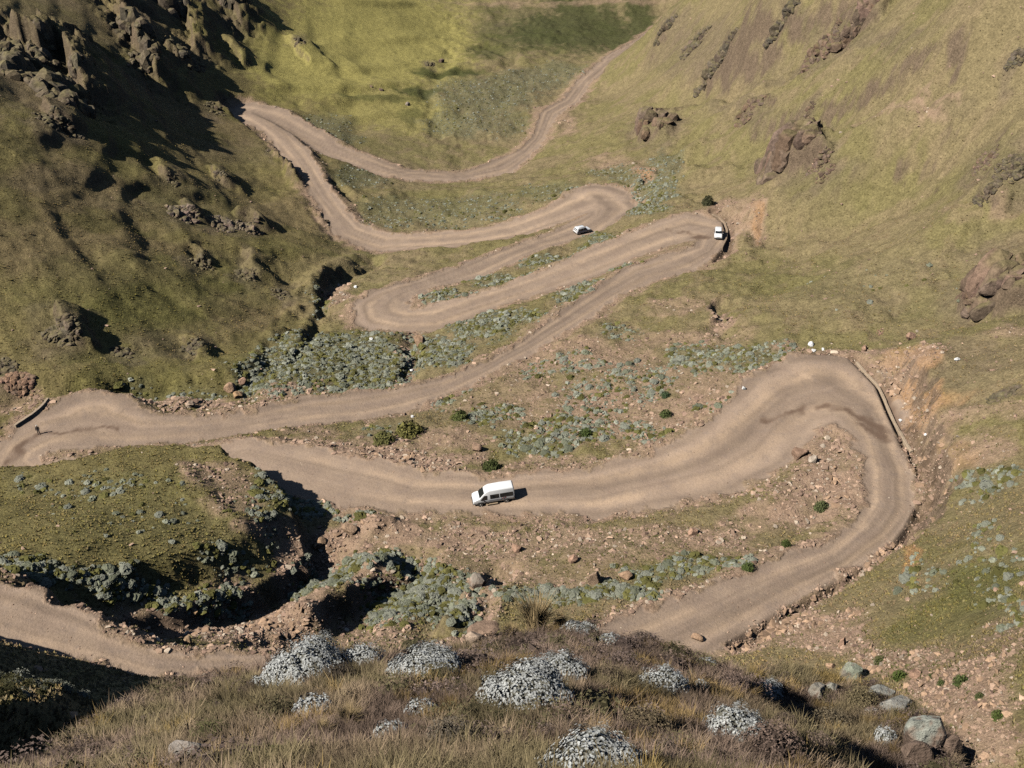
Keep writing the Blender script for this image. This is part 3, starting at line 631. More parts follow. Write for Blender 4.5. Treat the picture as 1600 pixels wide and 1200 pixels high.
leafm.base(leafm.scale(lt, leafm.ramp(isl, 0, 1, .72, 1.28))); LEAF = leafm.m
def upward(name, k):
    """blades lit as a sward: their shading leans to the upright"""
    q = Nodes(name, .9, .1); q.base(q.scale(q.attr('tint').outputs['Color'], q.ramp(q.n('ShaderNodeNewGeometry').outputs['Random Per Island'], 0, 1, .8, 1.2)))
    gn = q.n('ShaderNodeNewGeometry').outputs['Normal']; mx = q.n('ShaderNodeMix', data_type='VECTOR'); mx.inputs[0].default_value = k
    q.l(gn, mx.inputs[4]); mx.inputs[5].default_value = (0, 0, 1); nn = q.n('ShaderNodeVectorMath', operation='NORMALIZE'); q.l(mx.outputs[1], nn.inputs[0]); q.l(nn.outputs[0], q.b.inputs['Normal']); return q.m
LEAF = upward('leaf_mass', .28); SWARD = upward('sward', .42); BLADE = upward('grass_blade', .4)
mG, mS = MASK['grey'], MASK['soil']
roadside = np.where(RSDN < .3, 0., 1.)
# ---- grey-green shrubs
def silver(n): 
    k = rng.uniform(0, 1, (n, 1)); c = C(.335, .34, .285)*(1-k)+C(.21, .22, .155)*k
    return c*rng.uniform(.75, 1.2, (n, 1))
SHP = []
for k in range(7):
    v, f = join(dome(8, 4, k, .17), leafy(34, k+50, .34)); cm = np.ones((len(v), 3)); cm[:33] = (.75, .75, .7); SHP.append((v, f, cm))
gx, gy = polar(270000, 60, 470); pg = sample(mG*roadside, gx, gy)
keep = (pg**1.35 > rng.uniform(.05, 1, len(gx))*1.0) & (sample(RSDN, gx, gy) > .5) & (np.hypot(gx, gy) > 62)
gx, gy = gx[keep], gy[keep]; gzv = gz(gx, gy)
vis = visible(gx, gy, gzv); gx, gy, gzv = gx[vis], gy[vis], gzv[vis]
ng = len(gx); gs = np.exp(rng.normal(-1.3, .42, ng)).clip(.12, .75)*(1-.3*(np.hypot(gx, gy) > 280))
gpos = np.c_[gx, gy, gzv-.05]; gcol = silver(ng)
olive = rng.uniform(0, 1, ng) < .32; gcol[olive] = C(.15, .14, .05)*rng.uniform(.7, 1.4, (olive.sum(), 1))
gscl = np.c_[gs*rng.uniform(.8, 1.3, ng), gs*rng.uniform(.8, 1.3, ng), gs*rng.uniform(.6, .95, ng)]
grot = rng.uniform(0, 6.28, ng)
appar = gs/np.linalg.norm(gpos, axis=1); appar[olive] *= .01
order = np.argsort(-appar); NIND = 290; near = order[:NIND]; rest = order[NIND:]
print('shrubs', ng)
scatter('shrub_cover', SHP, gpos[rest], gscl[rest], grot[rest], gcol[rest], LEAF)
REG = [((0,830,390,960),'on the edge of the grassy mound above the lowest road'),((385,860,635,1010),'along the eroded bank between the two dark gullies'),((500,860,780,1010),'beside the gully under the minibus'),((400,740,640,860),'on the bank below the road at the dark cutting'),
 ((770,800,1180,1000),'on the stony strip above the lowest road'),((1180,520,1600,1200),'on the grass slope outside the big right bend'),((0,700,420,830),'on the grassy mound inside the left bend'),((380,400,800,620),'in the thicket between the left bend and the zigzags'),((400,600,1250,760),'on the stony slope above the minibus')]
def region(p):
    u, v, _ = project(p); u, v = u[0], v[0]
    for (a, b, c, d), t in REG:
        if a <= u <= c and b <= v <= d: return t
    return 'among the zigzag road bends'
SHB = []
for k in range(5):
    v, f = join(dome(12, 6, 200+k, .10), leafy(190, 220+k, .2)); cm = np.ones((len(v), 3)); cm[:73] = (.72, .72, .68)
    t = np.tile(silver(1), (len(v), 1))*cm; SHB.append(new_mesh('silver_shrub', v, f, LEAF, False, None, {'tint': t}))
for j, i in enumerate(near):
    o = link('silver_shrub', SHB[j % 5]); o.location = gpos[i]; o.scale = gscl[i]; o.rotation_euler = (0, 0, grot[i])
    rg = region(gpos[i]); o['label'] = 'small silver grey shrub '+rg; o['category'] = 'shrub'; o['group'] = 'silver grey shrubs '+rg
# ---- grass tussocks over the hillsides
TUF = []
for k in range(6):
    r = np.random.default_rng(300+k); V = []; n = 6
    for b in range(n):
        a = 6.28*b/n+r.uniform(-.4, .4); l = r.uniform(.5, 1.1); w = .30
        c = np.array((math.cos(a), math.sin(a), 0)); s = np.array((-c[1], c[0], 0))
        V += [c*.12-s*w, c*.12+s*w, c*l*.75+np.array((0, 0, r.uniform(.6, 1.1)))]
    TUF.append((np.array(V), np.arange(3*n).reshape(-1, 3)))
tx, ty = polar(330000, 34, 420); ps = sample(np.maximum(mS, wet), tx, ty)
keep = (sample(RSDN, tx, ty) > .6) & (sample(FORE.astype(float), tx, ty) < .2) & (rng.uniform(0, 1, len(tx)) > ps*.96+.02) & (fbm(tx, ty, 5, 3, 201)*.5+.5 > rng.uniform(.1, .62, len(tx)))
tx, ty = tx[keep], ty[keep]; tz = gz(tx, ty); vis = visible(tx, ty, tz); tx, ty, tz = tx[vis], ty[vis], tz[vis]
nt_ = len(tx); ts = np.exp(rng.normal(-1.6, .4, nt_)).clip(.1, .42)
tc = np.stack([sample(CLR[:, i].copy(), tx, ty) for i in range(3)], 1)
tc = tc*rng.uniform(.8, 1.4, (nt_, 1))*np.c_[np.ones(nt_), rng.uniform(.88, 1.02, nt_), rng.uniform(.7, 1.1, nt_)]
s_ = sample(mS, tx, ty); tc = mixc(tc, C(.10, .10, .035), np.clip(s_*1.5, 0, .9))
print('tussocks', nt_)
scatter('hillside_grass', TUF, np.c_[tx, ty, tz-.04], np.c_[ts, ts, ts*.7], rng.uniform(0, 6.28, nt_), tc, SWARD)
# ---- grass of the slope under the viewpoint
BL = []
for k in range(10):
    r = np.random.default_rng(400+k); V = []; Fc = []; n = 34; cm = []
    for b in range(n):
        a = r.uniform(0, 6.28); lean = abs(r.normal(.25, .28)); l = r.uniform(.45, 1.1); w = r.uniform(.007, .016)
        c = np.array((math.cos(a), math.sin(a), 0)); s = np.array((-c[1], c[0], 0)); p0 = c*r.uniform(0, .22)
        q1 = p0+c*lean*l*.45+np.array((0, 0, l*.55)); q2 = p0+c*lean*l*1.25+np.array((0, 0, l*(1-lean*.35)))
        i = len(V); V += [p0-s*w, p0+s*w, q1-s*w*.9, q1+s*w*.9, q2]; Fc += [(i, i+1, i+2), (i+1, i+3, i+2), (i+2, i+3, i+4)]
        g0 = r.uniform(.7, 1.25); cm += [(g0*.6,)*3]*2+[(g0,)*3]*2+[(g0*1.15,)*3]
    BL.append((np.array(V), np.array(Fc), np.array(cm)))
fx, fy = polar(84000, 6.3, 36, 42, .6)
inside = sample(FORE.astype(float), fx, fy) > .9
fx, fy = fx[inside], fy[inside]; fz = gz(fx, fy); vis = visible(fx, fy, fz, .4); fx, fy, fz = fx[vis], fy[vis], fz[vis]
nf = len(fx); patch = fbm(fx, fy, 1.8, 3, 211)*.5+.5; p2 = fbm(fx, fy, .9, 2, 217)*.5+.5
fc = np.tile(C(.245, .180, .115), (nf, 1)); fc = mixc(fc, C(.155, .128, .065), sstep(.54, .70, patch)*.8); fc = mixc(fc, C(.195, .138, .105), sstep(.54, .42, patch)*.9); fc = mixc(fc, C(.26, .175, .055), (p2 > .7)*.6)
fc *= rng.uniform(.6, 1.25, (nf, 1))*(.62+.55*sstep(.3, .6, fbm(fx, fy, 1.1, 3, 223)*.5+.5))[:, None]; fs = np.exp(rng.normal(-1.3, .28, nf)).clip(.12, .5)*(.7+.6*patch)
print('grass tufts', nf)
scatter('foreground_grass', BL, np.c_[fx, fy, fz-.03], np.c_[fs, fs, fs], rng.uniform(0, 6.28, nf), fc, BLADE)
# ---- low brown heath between the tufts
HTH = []
for k in range(5):
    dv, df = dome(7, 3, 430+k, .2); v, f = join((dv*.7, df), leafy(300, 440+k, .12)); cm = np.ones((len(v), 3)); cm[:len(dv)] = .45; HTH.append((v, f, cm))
hx, hy = polar(6500, 9, 36, 40, .6); inside = (sample(FORE.astype(float), hx, hy) > .9) & (fbm(hx, hy, 2.5, 3, 231) > -.05)
hx, hy = hx[inside], hy[inside]; hz = gz(hx, hy); vis = visible(hx, hy, hz, .4); hx, hy, hz = hx[vis], hy[vis], hz[vis]; nh = len(hx)
hs = np.exp(rng.normal(-1.6, .35, nh)); hc = np.array([C(.15, .108, .085), C(.125, .108, .055), C(.185, .135, .112)])[rng.integers(0, 3, nh)]*rng.uniform(.6, 1.2, (nh, 1))
scatter('heath_undergrowth', HTH, np.c_[hx, hy, hz-.05], np.c_[hs*1.2, hs*1.2, hs], rng.uniform(0, 6.28, nh), hc, LEAF)
# scrub on the dark shoulder at lower left and the mound's rim
sx_ = rng.uniform(-75, -25, 9000); sy_ = rng.uniform(25, 75, 9000)
inside = poly_sd(sx_, sy_, SPOLY) < 2.5; sx_, sy_ = sx_[inside], sy_[inside]; sz_ = gz(sx_, sy_); vis = visible(sx_, sy_, sz_, .8); sx_, sy_, sz_ = sx_[vis], sy_[vis], sz_[vis]
ns_ = len(sx_); ss_ = np.exp(rng.normal(-.75, .35, ns_)).clip(.2, .9); scol = np.where((rng.uniform(0, 1, ns_) < .35)[:, None], silver(ns_)*.8, C(.075, .07, .03)*rng.uniform(.6, 1.3, (ns_, 1)))
if ns_: scatter('shoulder_scrub', HTH, np.c_[sx_, sy_, sz_-.1], np.c_[ss_, ss_, ss_], rng.uniform(0, 6.28, ns_), scol, LEAF)
# ---- white everlasting bushes, each its own
def everlasting(seed, lobes, dens=1700):
    r = np.random.default_rng(seed); V, Fc, Tn = [], [], []; n0 = 0
    for (cx, cy, cz, rx, ry, rz) in lobes:
        v, f = dome(12, 6, seed, .07); v = v/((abs(v)**2.7).sum(1)**(1/2.7)/np.linalg.norm(v, axis=1))[:, None]*np.array((rx, ry, rz))*.86+np.array((cx, cy, cz))
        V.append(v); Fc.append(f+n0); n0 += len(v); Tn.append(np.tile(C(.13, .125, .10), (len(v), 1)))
        n = int(dens*(rx*ry+rx*rz)/2/.25)
        d = r.normal(size=(n, 3)); d[:, 2] = abs(d[:, 2])*.95-.08; d /= np.linalg.norm(d, axis=1)[:, None]; d_b = d/((abs(d)**2.7).sum(1)**(1/2.7))[:, None]
        bumpy = 1+.13*np.sin(d[:, :1]*7+seed)*np.cos(d[:, 1:2]*6+d[:, 2:]*5+seed)+.06*np.sin(d[:, :1]*17+d[:, 1:2]*13)
        c = d_b*np.array((rx, ry, rz))*bumpy*r.uniform(.88, 1.06, (n, 1))+np.array((cx, cy, cz))
        a = np.cross(d, r.normal(size=(n, 3))); a /= np.linalg.norm(a, axis=1)[:, None]; b = np.cross(d, a)
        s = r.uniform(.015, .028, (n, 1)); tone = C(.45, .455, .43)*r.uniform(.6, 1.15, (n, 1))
        k5 = 4
        ring = [c+s*(a*math.cos(6.283*i/k5)+b*math.sin(6.283*i/k5))+d*s*.45 for i in range(k5)]
        vv = np.stack([c+d*s*.25]+ring, 1); V.append(vv.reshape(-1, 3))
        base_ = n0+np.arange(n)[:, None]*(k5+1)
        Fc.append(np.concatenate([np.stack([base_[:, 0], base_[:, 0]+1+i, base_[:, 0]+1+(i+1) % k5], 1) for i in range(k5)])); n0 += n*(k5+1)
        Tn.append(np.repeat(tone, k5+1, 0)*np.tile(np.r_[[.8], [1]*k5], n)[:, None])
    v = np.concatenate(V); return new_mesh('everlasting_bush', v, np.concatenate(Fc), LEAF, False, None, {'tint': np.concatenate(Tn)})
BUSH = [(478,1062,112,80,3,'large pale everlasting bush at the left end of the crest line above the road'),(410,1078,44,34,1,'small pale bush against the left foot of the large crest bush'),(487,1118,58,46,2,'rounded white bush directly below the large crest bush'),
 (568,1040,60,48,1,'round pale bush on the crest right of the largest left bush'),(524,1046,24,24,1,'tiny pale bush tucked between the two crest bushes'),(660,1058,104,42,3,'wide low grey bush in the brown grass below the crest'),(607,1152,50,34,1,'small bright white bush low in the brown grass left of centre'),
 (656,1118,48,32,1,'small faded grey bush between the wide low bush and the bright little one'),(822,1108,128,84,3,'biggest white everlasting bush in the middle of the foreground'),(873,1062,80,52,2,'white bush growing against the upper side of the biggest bush'),(857,1036,34,22,1,'small white tuft above the pair of big joined bushes'),
 (1036,1080,70,52,2,'white bush with bare twigs at its left foot, right of the biggest bush'),(955,1010,40,22,1,'little white bush on the crest beside the tussock'),(860,1146,24,18,1,'tiny white bush just below the biggest bush'),(757,1150,20,14,1,'tiny faded white bush in grass left of the biggest bush'),
 (925,1222,150,66,3,'large white bush cut by the bottom edge of the photo'),(852,1218,54,30,1,'pale bush joined to the left of the large bush at the bottom edge'),(1105,1042,28,20,1,'small white bush on the crest near the right end of the grass'),(1096,1078,26,24,1,'small white bush standing below the one at the right end of the crest'),
 (1147,1156,92,74,2,'dense rounded white bush in front of the shaded drop on the right'),(1202,1086,40,38,1,'white bush half in the shade at the foot of the drop'),(1383,1160,30,40,1,'narrow white bush left of the pale boulder'),(905,992,50,18,1,'flat yellowish white bush on the crest by the tussock'),(1080,1188,20,14,1,'tiny grey bush in the heath by the bottom edge')]
for j, (u, v, wpx, hpx, nl, lab) in enumerate(BUSH):
    p = sitespot(u, v+hpx*.10); D = p@FW; wm = wpx*1.12*D/F; hm = hpx*D/F/.84
    r = np.random.default_rng(700+j); L = [(0, 0, 0, wm*.5/ (1.1 if nl == 1 else 1.25), wm*.42, hm*.60)]
    if nl >= 2: L.append((wm*.27, wm*.05, -hm*.05, wm*.26, wm*.3, hm*.45)); L.append((-wm*.2, -wm*.06, -hm*.06, wm*.28, wm*.3, hm*.5))
    if nl >= 3: L.append((wm*.05, wm*.24, .0, wm*.3, wm*.3, hm*.55)); L.append((-wm*.30, wm*.1, -hm*.08, wm*.2, wm*.24, hm*.36))
    for q in range(3 if nl == 1 else 5):
        a = r.uniform(0, 6.28); L.append((math.cos(a)*wm*.33, math.sin(a)*wm*.30, -hm*.06, wm*r.uniform(.14, .24), wm*r.uniform(.14, .24), hm*r.uniform(.38, .6)))
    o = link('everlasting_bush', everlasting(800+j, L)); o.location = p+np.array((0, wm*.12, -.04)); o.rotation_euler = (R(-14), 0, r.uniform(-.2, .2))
    o['label'] = lab; o['category'] = 'bush'; o['group'] = 'white everlasting bushes in the foreground'
# ---- mauve-brown heath bushes, a grass tussock, and dark green bushes
def heath_mesh(seed, col, n=520, size=.10):
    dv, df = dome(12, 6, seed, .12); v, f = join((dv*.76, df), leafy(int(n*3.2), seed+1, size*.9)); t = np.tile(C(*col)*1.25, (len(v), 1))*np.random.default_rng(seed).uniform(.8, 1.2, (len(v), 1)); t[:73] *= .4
    return new_mesh('heath_bush', v, f, LEAF, False, None, {'tint': t})
HB = [(1205,1190,110,60,(.13,.092,.072),'wide mauve brown heath bush at the bottom edge, right of centre'),(1120,1206,60,36,(.125,.09,.07),'mauve heath bush cut by the bottom edge below the dense white bush'),(1282,1186,70,46,(.13,.095,.072),'mauve heath bush between the shade and the pale boulder'),(1300,1140,70,36,(.12,.095,.06),'brown heath bush on the shaded ledge'),(1225,1145,54,30,(.11,.08,.06),'brown heath bush in shade beside the dense white bush'),
 (1345,1110,60,40,(.125,.10,.055),'olive brown heath bush on the ledge above the narrow white bush'),(1145,1080,50,30,(.14,.10,.08),'brown heath bush at the top of the shaded drop'),(530,1075,60,40,(.07,.055,.04),'dark brown bush behind the round pale crest bush'),(430,1135,90,36,(.09,.075,.04),'dark olive heath bush below the large crest bush'),(330,1165,80,34,(.085,.08,.035),'dark green brown heath bush low on the left of the grass'),
 (620,1060,40,36,(.07,.055,.045),'dark shaded bush beside the wide low grey bush'),(950,1075,60,34,(.10,.075,.05),'dark brown heath bush right of the biggest white bush'),(1010,1150,90,40,(.13,.10,.06),'brown heath bush between the two big white bushes'),(1035,1190,60,30,(.12,.092,.072),'grey mauve heath bush right of the bottom white bush'),(700,1175,100,40,(.115,.095,.07),'grey brown heath bush near the bottom edge left of centre'),(430,1195,50,26,(.085,.10,.03),'small green bush at the bottom edge on the left'),(1000,1003,40,18,(.13,.10,.08),'brown heath bush on the crest beside the little white bush')]
for j, (u, v, wpx, hpx, col, lab) in enumerate(HB):
    p = sitespot(u, v); D = p@FW; wm = wpx*D/F; hm = hpx*D/F/.75
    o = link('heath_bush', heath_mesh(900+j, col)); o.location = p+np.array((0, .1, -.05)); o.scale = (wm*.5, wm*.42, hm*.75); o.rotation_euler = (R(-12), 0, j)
    o['label'] = lab; o['category'] = 'bush'; o['group'] = 'heath bushes in the foreground'
def tussock(seed, n=900):
    r = np.random.default_rng(seed); V, Fc, T = [], [], []
    for b in range(n):
        a = r.uniform(0, 6.28); lean = abs(r.normal(.22, .18)); l = r.uniform(.6, 1.1); w = .006
        c = np.array((math.cos(a), math.sin(a), 0)); s = np.array((-c[1], c[0], 0)); p0 = c*r.uniform(0, .22)
        q1 = p0+c*lean*l*.45+np.array((0, 0, l*.6)); q2 = p0+c*lean*l*1.3+np.array((0, 0, l*(1-lean*.3)))
        i = len(V); V += [p0-s*w, p0+s*w, q1-s*w, q1+s*w, q2]; Fc += [(i, i+1, i+2), (i+1, i+3, i+2), (i+2, i+3, i+4)]; T += [C(.30, .22, .115)*r.uniform(.6, 1.25)]*5
    return new_mesh('grass_tussock', np.array(V), np.array(Fc), BLADE, False, None, {'tint': np.array(T)})
for j, (u, v, hpx, lab) in enumerate(((838,988,54,'tall straw tussock standing up on the crest above the biggest white bush'),(800,1000,26,'short straw tussock at the left foot of the tall one'),(875,985,24,'short straw tussock between the tall one and the flat yellowish bush'),(548,1135,34,'golden tussock beside the rounded white bush below the crest'),(505,1150,26,'golden tussock under the rounded white bush'))):
    p = sitespot(u, v); D = p@FW; s = hpx*D/F/.75
    o = link('grass_tussock', tussock(950+j)); o.location = p; o.scale = (s*.9, s*.9, s); o.rotation_euler = (0, 0, j*1.3)
    o['label'] = lab; o['category'] = 'tussock'; o['group'] = 'grass tussocks on the crest'
GB = [(768,733,34,20,(.055,.065,.022),'dark green bush on the road edge just behind the minibus'),(1228,852,18,14,(.06,.075,.022),'single dark green bush on the stones inside the big right bend'),(1168,888,22,12,(.065,.085,.025),'green bush on the verge above the lowest road'),(1283,795,26,18,(.075,.085,.035),'olive bush on rubble inside the right bend'),(1106,320,22,18,(.05,.05,.025),'dark bush casting a shadow above the upper right bend'),
 (1500,1068,26,22,(.06,.075,.025),'largest dark green bush on the bare slope at right'),(1470,1070,14,14,(.07,.085,.03),'small green bush left of the largest one on the bare slope'),(1455,1060,14,12,(.065,.075,.03),'small green bush on the bare slope left of the pair'),(1530,1090,16,14,(.07,.08,.03),'small green bush right of the largest one on the bare slope'),(1560,1120,26,14,(.07,.09,.025),'green bush low on the bare slope near the right edge'),(1405,1060,26,20,(.065,.085,.022),'bright green bush at the top of the bare slope'),
 (1375,1035,22,16,(.075,.08,.03),'olive green bush beside the pale stone above the bare slope'),(1040,650,22,14,(.07,.085,.03),'green bush on the stony slope above the middle road'),(1040,620,18,12,(.05,.075,.035),'dark bluish green bush on the stony slope'),(915,680,24,16,(.055,.075,.022),'dark green bush on the slope above the minibus road'),(640,680,50,28,(.12,.11,.035),'yellow green bush mound above the road left of the minibus'),(600,690,40,20,(.105,.10,.035),'olive bush mound left of the yellow green one'),(720,655,30,18,(.08,.09,.03),'green bush on the slope behind the minibus')]
for j, (u, v, wpx, hpx, col, lab) in enumerate(GB):
    p = sitespot(u, v, 40.); D = p@FW; wm = wpx*D/F; hm = hpx*D/F/.75
    me = heath_mesh(1000+j, col, 150, .26); me.name = 'green_bush'; o = link('green_bush', me); o.location = p+np.array((0, 0, -.1)); o.scale = (wm*.42, wm*.42, hm*.62)
    o['label'] = lab; o['category'] = 'bush'; o['group'] = 'green bushes on the slopes'
# ------------------------------------------------------------------ rock
rk = Nodes('rock', .92, .15)
rt = rk.attr('tint').outputs['Color']
rn = rk.noise(1.1, 6, .65); rn2 = rk.noise(5, 4, .7)
cc = rk.scale(rt, rk.ramp(rn, .3, .7, .55, 1.4)); cc = rk.scale(cc, rk.ramp(rn2, .3, .7, .75, 1.25))
rk.base(cc); rk.bump(rn2, .8, .12); rk.bump(rn, .6, .3); ROCK = rk.m
st = Nodes('stone', .92, .15)
sisl = st.n('ShaderNodeNewGeometry').outputs['Random Per Island']
st.base(st.scale(st.scale(st.attr('tint').outputs['Color'], st.ramp(sisl, 0, 1, .8, 1.2)), st.ramp(st.noise(6, 4, .7), .3, .7, .75, 1.25))); STONE = st.m
def ico(n):
    b = bmesh.new(); bmesh.ops.create_icosphere(b, subdivisions=n, radius=1)
    v = np.array([q.co for q in b.verts]); f = np.array([[q.index for q in p.verts] for p in b.faces]); b.free(); return v, f
ICO = {n: ico(n) for n in (2, 3, 4)}
def block(r, sub):
    """one angular block or column"""
    v, f = ICO[sub]; n = r.integers(5, 8); az = np.sort(r.uniform(0, 6.283, n))+r.normal(0, .1, n); tl = r.normal(.10, .12, n)
    P_ = [np.array((math.cos(a)*math.cos(t), math.sin(a)*math.cos(t), math.sin(t))) for a, t in zip(az, tl)]; H_ = list(r.uniform(.55, .9, n))
    for _ in range(2): t = r.normal(0, .28, 2); q = np.array((t[0], t[1], 1.)); P_.append(q/np.linalg.norm(q)); H_.append(r.uniform(.72, .95))
    for _ in range(4): q = r.normal(size=3); q[2] = abs(q[2]); P_.append(q/np.linalg.norm(q)); H_.append(r.uniform(.82, 1.0))
    P_.append(np.array((0, 0, -1.))); H_.append(.9)
    dt = v@np.array(P_).T; rad = np.min(np.where(dt > .05, np.array(H_)[None]/np.maximum(dt, .05), 9), 1).clip(.4, 1.25)
    return v*rad[:, None], f
def crag(seed, u, v, wpx, hpx, tall, col, grassy, lean):
    """an outcrop: jointed blocks breaking out of the slope over a patch of it, tipped along one bedding"""
    r = np.random.default_rng(seed); V, Fc, T, n0 = [], [], [], 0
    c = sitespot(u, v-hpx*.42, 50.); D = c@FW; w = wpx*D/F; cd = math.sqrt(1-(c[2]/np.linalg.norm(c))**2)
    f0 = sitespot(u, v, 50.); b0 = sitespot(u, v-hpx*.75, 50.); e2 = (b0-f0)[:2]/2; l2 = np.linalg.norm(e2); e2 = e2*min(1, w*.75/max(l2, .1)); k_ = 1.35 if tall > 1.7 else 1.; e1 = np.array((w*.5, 0.)); e2 = e2*k_
    c2 = (f0[:2]+e2); nb = int(np.clip(wpx*hpx/(60 if tall > 1.7 else 26), 18, 110)); bed = r.normal(0, .10, 2); big = wpx*hpx > 1500
    org = np.array((c2[0], c2[1], float(gz([c2[0]], [c2[1]])[0])))
    for b in range(nb):
        a, rr_ = r.uniform(0, 6.283), math.sqrt(r.uniform(0, 1)); p2 = c2+e1*math.cos(a)*rr_+e2*math.sin(a)*rr_
        s = w*r.uniform(.07, .17)*(1.25-.6*rr_)*(1.35 if nb < 25 else 1); s *= 1.55 if tall > 1.7 else 1; hh = s*r.uniform(.6, 1.3)*tall*(1.15-.55*rr_)
        q, f = block(r, 3 if s*F/D > 14 else 2); q = q*np.array((s*r.uniform(.8, 1.4), s*r.uniform(.8, 1.3), hh))
        jj = fbm(q[:, 0]*1.3+q[:, 2]*.9+b*3, q[:, 1]*1.3-q[:, 2]*.5, max(.4, s*.5), 4, 300+b)*s*.10; q = q*(1+jj/np.maximum(.3, np.linalg.norm(q, axis=1)))[:, None]
        q[:, 0] += (lean+bed[0])*q[:, 2]; q[:, 2] += bed[0]*q[:, 0]*.8+bed[1]*q[:, 1]
        z0 = float(gz([p2[0]], [p2[1]])[0]); q += np.array((p2[0], p2[1], z0-hh*.12))-org
        tone = r.uniform(.74, 1.22); hue = np.tile(C(*col)*np.array((r.uniform(.94, 1.08), 1, r.uniform(.92, 1.1)))*tone, (len(q), 1))
        A_, b_, c_ = q[f[:, 0]], q[f[:, 1]], q[f[:, 2]]; fn = np.cross(b_-A_, c_-A_); fn /= np.linalg.norm(fn, axis=1)[:, None]+1e-9
        vn = np.zeros(len(q)); cnt = np.zeros(len(q))
        for i in range(3): np.add.at(vn, f[:, i], fn[:, 2]); np.add.at(cnt, f[:, i], 1)
        up = sstep(.5, .9, vn/cnt+fbm(q[:, 0], q[:, 1], 1.5, 3, 340)*.4)*grassy
        V.append(q); Fc.append(f+n0); T.append(mixc(hue, C(.165, .138, .064), up)); n0 += len(q)
    return org, np.concatenate(V), np.concatenate(Fc), np.concatenate(T)
TONE = {'b': (.138, .110, .074), 'd': (.115, .094, .066), 'r': (.172, .120, .084), 'p': (.20, .15, .118), 'o': (.29, .185, .125)}
for j, (u, v, wpx, hpx, dm, tn, lean, lab) in enumerate(CRAGS):
    org, q, f, hue = crag(500+j*7, u, v, wpx, hpx, 1.9 if dm >= 8 else (1.6 if wpx < 20 else 1.15), TONE[tn], .75 if tn != 'o' else .15, lean)
    o = link('rock_outcrop', new_mesh('rock_outcrop', q, f, ROCK, False, None, {'tint': hue})); o.location = org
    o['label'] = lab; o['category'] = 'rock outcrop'
# ---- loose stones
def stone_proto(seed, n=10):
    r = np.random.default_rng(seed); b = bmesh.new()
    d = r.normal(size=(n, 3)); d /= np.linalg.norm(d, axis=1)[:, None]; d *= np.array((1, .85, .7))*r.uniform(.8, 1.1, (n, 1))
    for q in d: b.verts.new(q)
    bmesh.ops.convex_hull(b, input=b.verts); bmesh.ops.delete(b, geom=[x for x in b.verts if not x.link_faces], context='VERTS'); bmesh.ops.triangulate(b, faces=b.faces)
    b.verts.index_update(); v = np.array([q.co for q in b.verts]); f = np.array([[q.index for q in p.verts] for p in b.faces]); b.free(); return v, f
STP = [stone_proto(40+k) for k in range(10)]
def stonecol(n):
    k = rng.uniform(0, 1, (n, 1)); c = C(.43, .295, .205)*(1-k)+C(.25, .165, .12)*k
    lt = rng.uniform(0, 1, n) < .12; c[lt] = C(.45, .36, .27); return c*rng.uniform(.7, 1.2, (n, 1))
qx, qy = polar(700000, 34, 430); ps = sample(mS, qx, qy)*np.where(sample(RSDN, qx, qy) > .1, 1, .02)
clump = fbm(qx, qy, 4, 3, 251)*.5+.5
nearroad = sstep(3.5, .6, sample(RSDN, qx, qy))*(sample(RSDN, qx, qy) > .1)*.8
nearroad = np.maximum(nearroad, sstep(2.6, .5, sample(DITD, qx, qy))*1.0*(sample(RSDN, qx, qy) > -.3))
scree = sample(MASK['scree'], qx, qy)*(sample(RSDN, qx, qy) > .2)
dens = np.maximum(np.maximum(ps, nearroad)*.8, scree*2)*(.35+.65*sstep(.32, .58, clump))+.005+.008*(qx > 45)
keep = (dens > rng.uniform(0, 1, len(qx))) & (sample(FORE.astype(float), qx, qy) < .2); qx, qy = qx[keep], qy[keep]; qz = gz(qx, qy); vis = visible(qx, qy, qz, .3); qx, qy, qz = qx[vis], qy[vis], qz[vis]
nq = len(qx); qs = (rng.pareto(2.6, nq)+.42)*.118; qs = qs.clip(.06, .45); onr = sample(RSDN, qx, qy) < .1; qs[onr] = qs[onr].clip(0, .12)
qs *= (.75+.25*np.hypot(qx, qy)/130)*(1+.45*sample(MASK['scree'], qx, qy))*(1+.4*(sample(DITD, qx, qy) < 2.3))
qc = stonecol(nq); qpos = np.c_[qx, qy, qz+qs*.08]; ap = qs/np.linalg.norm(qpos, axis=1); od = np.argsort(-ap); ni = 250; nr_, rs_ = od[:ni], od[ni:]
print('stones', nq)
qscl = np.c_[qs*rng.uniform(.8, 1.3, nq), qs*rng.uniform(.8, 1.3, nq), qs*rng.uniform(.6, 1.0, nq)]; qrot = rng.uniform(0, 6.28, nq)
scatter('rubble', STP, qpos[rs_], qscl[rs_], qrot[rs_], qc[rs_], STONE)
def boulder(seed, col, cap=None, sub=4):
    r = np.random.default_rng(seed); v, f = ICO[sub]; n = 15
    d = r.normal(size=(n, 3)); d /= np.linalg.norm(d, axis=1)[:, None]; h = r.uniform(.58, .95, n)
    rad = np.min(np.where(v@d.T > .05, h[None]/np.maximum(v@d.T, .05), 9), 1).clip(.5, 1.05)
    q = v*rad[:, None]; q = q*(1+.05*fbm(q[:, 0]*1+q[:, 2], q[:, 1]-q[:, 2]*.7, .35, 4, seed))[:, None]
    t = np.tile(C(*col), (len(q), 1))*(1+.25*fbm(q[:, 0], q[:, 1]+q[:, 2], .4, 3, seed+1))[:, None]
    if cap is not None: t = mixc(t, C(*cap), sstep(.0, .45, q[:, 2]+1.1*fbm(q[:, 0], q[:, 1]+q[:, 2], .35, 4, seed+2)))
    return new_mesh('boulder', q, f, ROCK, False, None, {'tint': t})
BP = []
